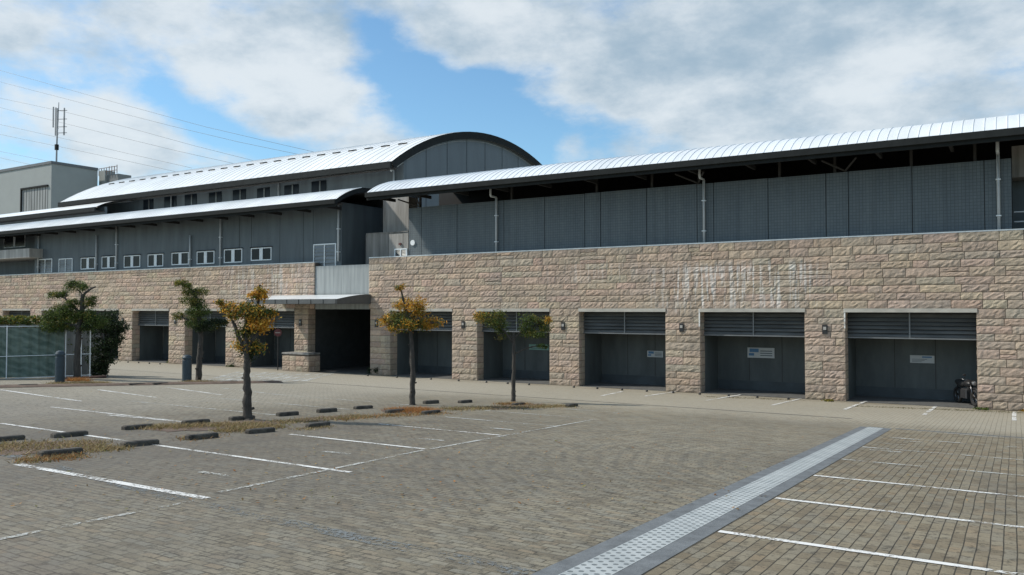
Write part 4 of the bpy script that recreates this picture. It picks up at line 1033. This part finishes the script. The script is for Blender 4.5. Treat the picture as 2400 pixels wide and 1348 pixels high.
def tree(px, pyb, name, label, trunk, limbs, pads, r0, leafsize, per, group='young trees on the planted strips', cat='tree'):
    base = gnd(px, pyb); dist = base.x * -SA + base.y * CA; s = dist / F
    right = Vector((CA, SA, 0)); fw = Vector((-SA, CA, 0))
    def P(qx, qy, dep=0): return base + right * (qx - px) * s + Vector((0, 0, 1)) * (pyb - qy) * s + fw * dep
    t = thing(name, label, cat, tuple(base), group)
    m = MB(); pts = [P(*q) for q in trunk]
    pts = [pts[0] - Vector((0, 0, .08))] + pts; n = len(pts)
    # resample with knobbly wobble
    fine = []
    for a, b in zip(pts[:-1], pts[1:]):
        for i in range(5): fine.append(a.lerp(b, i / 5))
    fine.append(pts[-1]); N_ = len(fine)
    fine = [f_ + Vector((random.uniform(-1, 1), random.uniform(-1, 1), 0)) * r0 * s * .16 for f_ in fine]
    rad = [r0 * s * ((1.25 if i < 3 else 1.0) - .62 * i / N_) * random.uniform(.92, 1.1) for i in range(N_)]
    fine = [f_ if i else f_ for i, f_ in enumerate(fine)]
    m.tube(fine, rad, 10); 
    for _ in range(7):   # pruning stubs
        i = random.randrange(3, max(4, N_ * 2 // 3)); a = random.uniform(0, 6.28); d = Vector((math.cos(a), math.sin(a), .3))
        m.tube([fine[i], fine[i] + d * rad[i] * 1.6], [rad[i] * .35, rad[i] * .28], 6)
    tr = m.build('trunk', M_bark, t, smooth=True)
    m = MB()
    for lb in limbs:
        q = [P(*a) for a in lb]; m.tube(q, [max(.012, r0 * s * .38 * (1 - .6 * i / len(q))) for i in range(len(q))], 6)
    # twigs to the pads
    for (cx_, cy_, rx, ry, pal, *_z) in pads:
        c = P(cx_, cy_); src = min(fine[N_ // 3:] + [P(*a) for lb in limbs for a in lb], key=lambda v: (v - c).length)
        m.tube([src, (src + c) / 2 + Vector((0, 0, -.03)), c], [.022, .016, .008], 5)
        for _ in range(6):
            e = c + right * random.uniform(-1, 1) * rx * s * .8 + fw * random.uniform(-1, 1) * rx * s * .6 + Vector((0, 0, random.uniform(-.6, .8) * ry * s)); m.tube([c, e], [.01, .004], 4, cap=False)
    m.build('limbs', M_bark, t)
    m = MB()
    for (cx_, cy_, rx, ry, pal, *zz) in pads:
        c = P(cx_, cy_, (zz[0] if zz else random.uniform(-.15, .15))); RX, RY = rx * s, ry * s; RZ = RX * .8
        nc = max(6, int(rx * ry / (9 if name == 'pine_tree' else 14)))
        for _ in range(nc):
            while True:
                u, v, w = (random.uniform(-1, 1) for _ in range(3))
                if .15 < u * u + v * v + w * w < 1: break
            cc_ = c + right * u * RX + fw * v * RZ + Vector((0, 0, w * RY)); rr = random.uniform(.25, .5) * min(RX, RY) + .04
            pl = pal if random.random() > .18 else random.choice([GREEN, YELG])
            tone = random.uniform(.75, 1.25)
            for _ in range(per):
                d = Vector((random.gauss(0, 1), random.gauss(0, 1), random.gauss(0, .75))) * rr * .75
                col = tuple(x * tone for x in pal_pick(pl)); leaf(m, cc_ + d, leafsize, col, .6)
    m.build('crown', M_leaf, t, tint=True)
    return t
def dmix(*a): return [c for p in a for c in p]
tree(180, 889, 'pine_tree', 'layered pine left of the dark climbing shrub, its flat pads above the netting fence', [(180, 889), (182, 820), (184, 760), (190, 720), (190, 690)],
     [[(190, 700), (196, 688), (212, 676), (221, 673)], [(186, 735), (165, 715), (150, 700)], [(184, 765), (150, 760), (130, 765)], [(188, 730), (205, 712)]],
     [(172, 671, 24, 11, GREEN), (158, 664, 10, 6, GREEN), (130, 691, 24, 8, GREEN), (208, 706, 15, 11, GREEN), (173, 712, 15, 10, GREEN), (143, 732, 30, 15, GREEN), (118, 745, 16, 10, GREEN), (125, 762, 30, 15, GREEN), (150, 768, 22, 8, GREEN),
      (205, 738, 22, 12, GREEN), (178, 742, 14, 12, GREEN), (228, 755, 22, 12, GREEN), (205, 768, 20, 9, DKG)], 9, .034, 60)
tree(466, 891, 'pine_tree', 'slim layered pine beside the second bollard, its crown a zigzag stack of green pads', [(466, 891), (468, 830), (470, 770), (462, 720), (455, 690)],
     [[(460, 700), (440, 675), (425, 667)], [(468, 760), (500, 755), (520, 750)], [(470, 765), (440, 750), (418, 742)]],
     [(424, 665, 21, 7, dmix(GREEN, YELG)), (440, 671, 10, 6, GREEN), (457, 685, 29, 10, dmix(GREEN, YELG)), (447, 706, 26, 10, dmix(GREEN, YELG)), (468, 716, 16, 8, GREEN), (466, 730, 28, 10, GREEN), (416, 741, 15, 7, dmix(GREEN, YELG)), (453, 755, 26, 13, GREEN), (470, 768, 20, 9, DKG), (498, 762, 24, 11, DKG), (520, 756, 14, 9, DKG)], 8, .034, 60)
tree(580, 984, 'autumn_tree', 'thick trunked tree with ragged orange and green leaves in front of the porch', [(580, 984), (579, 930), (578, 880), (577, 835), (575, 800)],
     [[(577, 830), (562, 800), (548, 765), (535, 735)], [(577, 825), (590, 790), (598, 750), (604, 700), (606, 668)], [(577, 835), (575, 790), (576, 750), (572, 725)], [(590, 800), (608, 775)], [(556, 790), (548, 760)]],
     [(606, 684, 11, 13, ORNG), (598, 692, 12, 8, ORNG), (612, 697, 10, 8, ORNG), (532, 722, 20, 11, dmix(ORNG, YELG)), (550, 735, 16, 12, dmix(ORNG, YELG)), (575, 725, 20, 13, dmix(GREEN, ORNG, YELG)), (600, 732, 24, 14, dmix(ORNG, YELG, GREEN)), (625, 740, 16, 10, dmix(ORNG, GREEN)), (608, 760, 24, 18, ORNG),
      (585, 760, 20, 16, dmix(GREEN, YELG)), (572, 785, 18, 12, dmix(YELG, GREEN)), (565, 808, 22, 12, dmix(ORNG, YELG)), (590, 815, 18, 14, dmix(YELG, ORNG, GREEN)), (578, 832, 15, 10, DKG), (518, 712, 8, 6, ORNG)], 12.5, .034, 36, group=None)
tree(966, 949, 'autumn_tree', 'middle orange leaved tree right of the porch, its crown brightest with a lone top tuft', [(966, 949), (967, 900), (966, 850), (964, 800), (962, 760), (950, 725)],
     [[(962, 760), (945, 750), (912, 755)], [(964, 775), (990, 762), (1020, 756)], [(955, 740), (945, 705), (940, 685), (937, 676)], [(962, 760), (975, 730)]],
     [(937, 676, 8, 8, ORNG), (948, 716, 22, 15, ORNG), (975, 718, 18, 20, ORNG), (984, 735, 14, 12, dmix(ORNG, YELG)), (903, 752, 18, 12, ORNG), (916, 765, 18, 10, dmix(ORNG, YELG)), (935, 748, 24, 16, dmix(GREEN, YELG)), (940, 768, 22, 9, dmix(GREEN, ORNG)), (962, 760, 22, 16, dmix(ORNG, GREEN)),
      (985, 762, 18, 12, dmix(GREEN, YELG)), (1005, 757, 14, 8, ORNG), (1022, 758, 15, 11, ORNG), (1003, 766, 10, 7, ORNG)], 8, .034, 36, group=None)
tree(1203, 941, 'autumn_tree', 'slender forked tree with two green and yellow crowns, rightmost of the trees', [(1203, 941), (1204, 890), (1204, 840), (1204, 790), (1203, 780)],
     [[(1203, 805), (1185, 780), (1170, 765), (1150, 757)], [(1203, 795), (1225, 775), (1250, 765)], [(1205, 830), (1230, 818), (1262, 810)], [(1203, 800), (1195, 785)]],
     [(1132, 748, 16, 13, dmix(YELG, ORNG, GREEN)), (1150, 758, 22, 12, dmix(YELG, GREEN)), (1165, 742, 18, 13, dmix(GREEN, YELG)), (1122, 742, 8, 7, dmix(YELG, ORNG)), (1175, 762, 14, 14, GREEN), (1174, 783, 11, 13, GREEN), (1232, 752, 16, 14, GREEN), (1238, 775, 20, 14, GREEN), (1262, 752, 18, 12, dmix(YELG, GREEN)), (1275, 765, 14, 16, dmix(GREEN, YELG)),
      (1258, 785, 24, 9, GREEN), (1272, 811, 14, 4, GREEN), (1285, 750, 6, 6, ORNG)], 6.0, .034, 36, group=None)

def bush(name, label, cat, base, blobs, pal, size, n, group=None, stem=True):
    t = thing(name, label, cat, tuple(base), group); m = MB()
    for (c, rad) in blobs:
        for _ in range(n):
            d = Vector((random.gauss(0, .5), random.gauss(0, .5), random.gauss(0, .5)))
            if d.length > 1.1: continue
            leaf(m, Vector(c) + Vector((d.x * rad[0], d.y * rad[1], d.z * rad[2])), size, pal_pick(pal), .3)
    m.build('foliage', M_leaf, t, tint=True)
    if stem:
        m = MB()
        for (c, rad) in blobs[:14]: m.tube([Vector(base), (Vector(base) + Vector(c)) / 2, Vector(c)], [.03, .02, .01], 5)
        m.build('stems', M_bark, t)
    return t
# climbing shrub at the fence end
cb = gnd(247, 884); dist = cb.x * -SA + cb.y * CA; s = dist / F; rt = Vector((CA, SA, 0)); fwd = Vector((-SA, CA, 0))
def Q(px, py, dep=0): return cb + rt * (px - 247) * s + Vector((0, 0, (884 - py) * s)) + fwd * dep
bl = []
for py in range(738, 880, 9):
    w = 44 if py < 770 else (42 if py < 850 else 28)
    for _ in range(4): bl.append((Q(247 + random.uniform(-w, w) * .7 + (6 if py < 800 else 0) - (5 if py > 850 else 0), py + random.uniform(-5, 5), random.uniform(-.3, .3)), (w * s * .5, w * s * .5, 9 * s)))
for k in range(8): bl.append((Q(195 + k * 7, 760 + random.uniform(-5, 10), 0), (12 * s, 12 * s, 9 * s)))
bush('climbing_shrub', 'tall dark green columnar shrub at the right end of the netting fence', 'shrub', cb, bl, DKG, .05, 170)
# hedge beyond the fence
hb = atY(20, 800, 0.1) if False else None
hd = MB(); o1 = Vector((fa.x, fa.y, 0)) + fwd * 3.2
distf = (o1.x * -SA + o1.y * CA); zh = H - (745 - 724) * (distf) / F
for i in range(5200):
    s_ = random.uniform(0, smax - 1.0); z_ = random.uniform(.4, 1) if random.random() < .3 else random.uniform(.86, 1.02); P = o1 + uf * s_ + nf * random.gauss(0, .22); leaf(hd, Vector((P.x, P.y, zh * z_)), .075, pal_pick(dmix(YELG, GREEN)), .5)
tagmesh(hd.build('hedge', M_leaf, tint=True), 'low yellow green hedge showing just above the netting fence', 'hedge')
m = MB(); 
P0 = o1 - fwd * .3; P1 = P0 + uf * (smax - 1.0)
m.add([(P0.x, P0.y, 0), (P1.x, P1.y, 0), (P1.x, P1.y, zh - .3), (P0.x, P0.y, zh - .3), (P0.x + fwd.x * .25, P0.y + fwd.y * .25, 0), (P1.x + fwd.x * .25, P1.y + fwd.y * .25, 0), (P1.x + fwd.x * .25, P1.y + fwd.y * .25, zh - .3), (P0.x + fwd.x * .25, P0.y + fwd.y * .25, zh - .3)],
      [(0, 1, 2, 3), (5, 4, 7, 6), (3, 2, 6, 7), (1, 5, 6, 2), (4, 0, 3, 7)])
tagmesh(m.build('low_wall', M_conc_d), 'low grey wall between the netting fence and the yellow green hedge', 'wall')
# weeds and small shrubs
def small(px, py, w, h, name, label, pal, cat='plant', n=60, size=.05):
    b = gnd(px, py); dist = b.x * -SA + b.y * CA; s_ = dist / F
    bs_ = [(b + Vector((random.uniform(-1, 1) * w * s_ * .8, random.uniform(-.3, .1), random.uniform(.2, .8) * h * s_)), (w * s_ * .5, .12, h * s_ * .5)) for _ in range(5)]
    return bush(name, label, cat, b, bs_, pal, size, n)
small(880, 878, 17, 17, 'shrub', 'small dark shrub at the foot of the pier right of the porch', DKG, 'shrub', 80, .06)
small(1308, 899, 12, 15, 'shrub', 'reddish brown withered shrub at the foot of a pier behind the forked tree', [(.09, .045, .03), (.06, .035, .025)], 'shrub', 40, .05)
small(1085, 888, 16, 4, 'weed', 'low green weeds at the foot of the pier between the orange and the forked tree', dmix(DKG, YELG), n=30)
small(1945, 941, 16, 5, 'weed', 'yellowish weeds at the foot of the pier left of the motorcycle bay', YELG, n=30)
small(2300, 960, 14, 5, 'weed', 'green weeds at the corner right of the motorcycle', GREEN, n=30)
small(410, 851, 16, 6, 'weed', 'green weeds at the foot of the pier left of the slim pine', dmix(GREEN, YELG), n=40)
small(545, 860, 12, 5, 'weed', 'low weeds at the pier between the slim pine and the thick orange tree', dmix(DKG, GREEN), n=40)
small(2392, 963, 10, 5, 'weed', 'dark weeds at the wall foot at the right edge of the photo', dmix(DKG, ORNG), n=30)

# dry grass along the planted strips
STRAW = [(.34, .25, .12), (.27, .19, .09), (.38, .29, .15), (.18, .13, .07), (.20, .19, .07)]; RUST = [(.38, .17, .05), (.30, .13, .04), (.40, .22, .08)]
gr = MB()
def tufts(pxa, pya, pxb, pyb, wd, n, pal, hgt=.10):
    a, b = gnd(pxa, pya), gnd(pxb, pyb)
    for _ in range(n):
        t = random.random(); c = a.lerp(b, t); g_ = random.gauss(0, .4) * wd; c = c + Vector((random.gauss(0, .12), random.gauss(0, .12), 0)); d = (b - a); nrm_ = Vector((-d.y, d.x, 0)).normalized() if d.length > .01 else Vector((1, 0, 0))
        c = c + nrm_ * g_; z0 = gz(c.y); an = random.uniform(0, 6.28); w = random.uniform(.006, .014); h = hgt * random.uniform(.2, .8); ln = Vector((random.gauss(0, 1.1), random.gauss(0, 1.1), 0)) * h
        dx_, dy_ = math.cos(an) * w, math.sin(an) * w; col = pal_pick(pal)
        gr.add([(c.x - dx_, c.y - dy_, z0), (c.x + dx_, c.y + dy_, z0), (c.x + ln.x, c.y + ln.y, z0 + h)], [(0, 1, 2)], col)
tufts(-40, 1052, 240, 1045, .9, 2310, STRAW); tufts(60, 1082, 180, 1068, .3, 825, dmix(STRAW, RUST)); tufts(200, 1058, 290, 1050, .3, 385, STRAW)
tufts(330, 1004, 620, 996, .5, 2860, STRAW, .12); tufts(520, 1012, 650, 1000, .3, 1320, STRAW, .12); tufts(430, 1030, 500, 1022, .2, 495, dmix(RUST, STRAW), .08)
tufts(640, 992, 860, 975, .35, 1650, STRAW, .09); tufts(700, 1008, 760, 1000, .15, 330, STRAW, .06)
tufts(925, 965, 1005, 962, .55, 2310, RUST, .15); tufts(900, 975, 1040, 968, .5, 880, dmix(RUST, STRAW), .08); tufts(800, 985, 930, 972, .3, 660, dmix(STRAW, RUST), .07)
tufts(1040, 960, 1330, 952, .6, 2640, STRAW, .10); tufts(1170, 948, 1240, 948, .3, 660, dmix(STRAW, RUST), .12)
tufts(130, 902, 250, 899, .8, 2310, STRAW, .15); tufts(165, 893, 200, 893, .5, 990, RUST, .22); tufts(435, 897, 500, 896, .5, 1100, STRAW, .15)
tufts(1650, 930, 1860, 938, .3, 500, [(.16, .13, .06)], .05); tufts(2000, 952, 2400, 968, .3, 800, [(.16, .13, .06), (.10, .11, .04)], .05)
go = gr.build('dry_grass', M_leaf, tint=True, kind='stuff'); tagmesh(go, 'straw coloured dry grass and fallen needles along the planted strips', 'dry grass')
# earth under the grass of the near strip
def earth(px, py, rx, ry):
    c = gnd(px, py); vs = [(c.x, c.y, gz(c.y) + .022)]; k = 26
    for i in range(k): a = 6.2832 * i / k; rr = random.uniform(.75, 1.1); x, y = c.x + math.cos(a) * rx * rr, c.y + math.sin(a) * ry * rr; vs.append((x, y, gz(y) + .007))
    m = MB(); m.add(vs, [(0, i + 1, (i + 1) % k + 1) for i in range(k)]); m.build('soil', M_soil, kind='structure')
for e in ((100, 1050, .75, 1.0), (480, 1000, .65, 1.4), (585, 994, .6, .8), (965, 962, .65, 1.1), (1205, 953, .6, 1.6), (760, 981, .4, 1.2)): earth(*e)

# fallen leaves scattered over the pavers
lv_ = MB()
for _ in range(900):
    px = random.gauss(900, 500); py = random.uniform(900, 1200)
    if not 0 < px < 2400: continue
    c = gnd(px, py); c.z = gz(c.y) + .02; 
    n0 = len(lv_.v); leaf(lv_, c, .03, pal_pick(dmix(RUST, STRAW)), 6)
tagmesh(lv_.build('fallen_leaves', M_leaf, tint=True, kind='stuff'), 'small brown leaves scattered over the pavers', 'fallen leaves')

# ------------------------------------------------------------------ porch surroundings
b0 = gnd(651, 868); dist = b0.x * -SA + b0.y * CA; s = dist / F
sg = thing('round_road_sign', 'thin pole with a round dull red sign standing left of the porch pier', 'sign', tuple(b0))
MB().tube([(b0.x, b0.y, b0.z - .03), (b0.x, b0.y, b0.z + 100 * s)], .03, 8).build('pole', M_black, sg)
def disc(m, c, r, th=.02, n=24, face=Vector((SA, -CA, 0))):
    u = Vector((face.y, -face.x, 0)).normalized() * -1; up = Vector((0, 0, 1)); vs = []
    for d in (0, -th):
        for k in range(n): a = 6.28318 * k / n; vs.append(Vector(c) + u * r * math.cos(a) + up * r * math.sin(a) + face * d)
    m.add(vs, [tuple(range(n)), tuple(range(2 * n - 1, n - 1, -1))] + [(i, i + n, (i + 1) % n + n, (i + 1) % n) for i in range(n)]); return u
cs = Vector((b0.x, b0.y, b0.z + 88 * s)) + Vector((SA, -CA, 0)) * .05
m = MB(); u_ = disc(m, cs, 9 * s); dd = m.build('disc', M_red, sg)
m = MB(); fc = Vector((SA, -CA, 0)); c2 = cs + fc * .006; m.add([c2 - u_ * 6 * s - Vector((0, 0, 1.3 * s)), c2 + u_ * 6 * s - Vector((0, 0, 1.3 * s)), c2 + u_ * 6 * s + Vector((0, 0, 1.3 * s)), c2 - u_ * 6 * s + Vector((0, 0, 1.3 * s))], [(0, 1, 2, 3)]); m.build('bar', mat('dull_bar', (.3, .26, .25), .7), dd)
# low stone planter
q0 = gnd(662, 869); pl = thing('stone_planter', 'low rough stone planter against the pier left of the porch opening', 'planter', tuple(q0))
xx0 = wx(663, D - .95); xx1 = xx0 + 2.1; m = MB(); m.box(xx0 + .02, xx1 - .02, D - .93, D - .1, 0, 1.0); m.build('core', M_mortar, pl)
m = MB(); zz = .0
for h in (.3, .28, .3):
    x = xx0
    while x < xx1 - .05:
        w = min(random.choice([.5, .6, .4]), xx1 - x); block(m, Vector((x, D - .95, zz + .04)), Vector((1, 0, 0)), Vector((0, -1, 0)), w, h, .04); x += w
    y = D - .95
    for w in (.45, .4): block(m, Vector((xx1, y, zz + .04)), Vector((0, 1, 0)), Vector((1, 0, 0)), w, h, .03); y += w
    zz += h
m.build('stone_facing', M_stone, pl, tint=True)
m = MB(); m.bbox(xx0 - .03, xx1 + .03, D - 1.0, D - .1, 1.003, 1.09, .02); m.build('capstone', M_conc_d, pl)

# ------------------------------------------------------------------ motorcycle in the last bay
mp = Vector((wx(2263, D + 1.05), D + 1.05, .02))
mc = local(thing('motorcycle', 'black motorcycle with chrome forks parked nose out in the far right bay', 'motorcycle', tuple(mp), rz=R(28)))
for y0, nm in ((-.62, 'wheel'), (.68, 'wheel')):
    m = MB(); m.torus((0, y0, .31), .25, .06, 'x', 28, 8); w = m.build(nm, M_rubber, mc, smooth=True)
    m = MB(); m.torus((0, y0, .31), .2, .014, 'x', 24, 6)
    for k in range(10): a = k * math.pi / 5; m.tube([(0, y0, .31), (0, y0 + .19 * math.cos(a), .31 + .19 * math.sin(a))], .006, 4)
    m.tube([(-.08, y0, .31), (.08, y0, .31)], .03, 8); m.build('rim', M_chrome, w)
m = MB()
for sx in (-.09, .09): m.tube([(sx, -.64, .31), (sx, -.42, .86)], [.026, .022], 8)
m.build('fork', M_chrome, mc, smooth=True)
m = MB(); m.tube([(-.36, -.26, .98), (-.2, -.38, .95), (0, -.41, .92), (.2, -.38, .95), (.36, -.26, .98)], .014, 8); hb_ = m.build('handlebar', M_chrome, mc, smooth=True)
m = MB()
for sx in (-1, 1): m.tube([(sx * .24, -.37, .96), (sx * .27, -.42, 1.1)], .008, 5); m.ball((sx * .28, -.42, 1.13), .055, 10, 6, (1.1, .3, .8))
m.build('mirror', M_black, hb_)
m = MB(); m.ball((0, -.52, .83), .1, 14, 8, (1, .8, 1)); hl = m.build('headlight', M_black, mc, smooth=True)
m = MB(); m.ball((0, -.575, .83), .078, 14, 8, (1, .4, 1)); m.build('lens', mat('lamp_glass', (.2, .21, .22), .1), hl, smooth=True)
m = MB(); m.tube([(0, -.62 + math.cos(a) * .34, .31 + math.sin(a) * .34) for a in [R(x) for x in range(20, 170, 15)]], .05, 6); m.build('mudguard', M_black, mc, smooth=True)
m = MB(); m.ball((0, -.12, .78), .2, 16, 10, (.72, 1.35, .68)); m.build('tank', M_black, mc, smooth=True)
m = MB(); m.tube([(0, .1, .76), (0, .35, .74), (0, .6, .78), (0, .78, .8)], [.1, .14, .12, .07], 10); m.build('seat', M_rubber, mc, smooth=True)
m = MB(); m.bbox(-.15, .15, -.22, .22, .25, .6, .04); m.tube([(0, -.1, .45), (0, -.25, .68)], .09, 10); m.build('engine', mat('engine_metal', (.04, .04, .042), .5, metal=.3), mc)
m = MB(); m.tube([(.1, -.2, .5), (.14, -.3, .3), (.17, 0, .22), (.18, .6, .26), (.18, .9, .34)], [.025, .025, .03, .045, .05], 8); m.build('exhaust', M_chrome, mc, smooth=True)
m = MB()
for sx in (-.06, .06): m.tube([(sx, -.4, .82), (sx, -.15, .62), (sx, .15, .3), (sx, .68, .31)], .018, 6); m.tube([(sx, .68, .31), (sx * 1.6, .5, .68)], .022, 6)
m.build('frame', M_black, mc)
# a dark cover bag / second machine behind it, seen only as a silhouette
bp_ = Vector((wx(2249, D + 1.5), D + 1.5, .02))
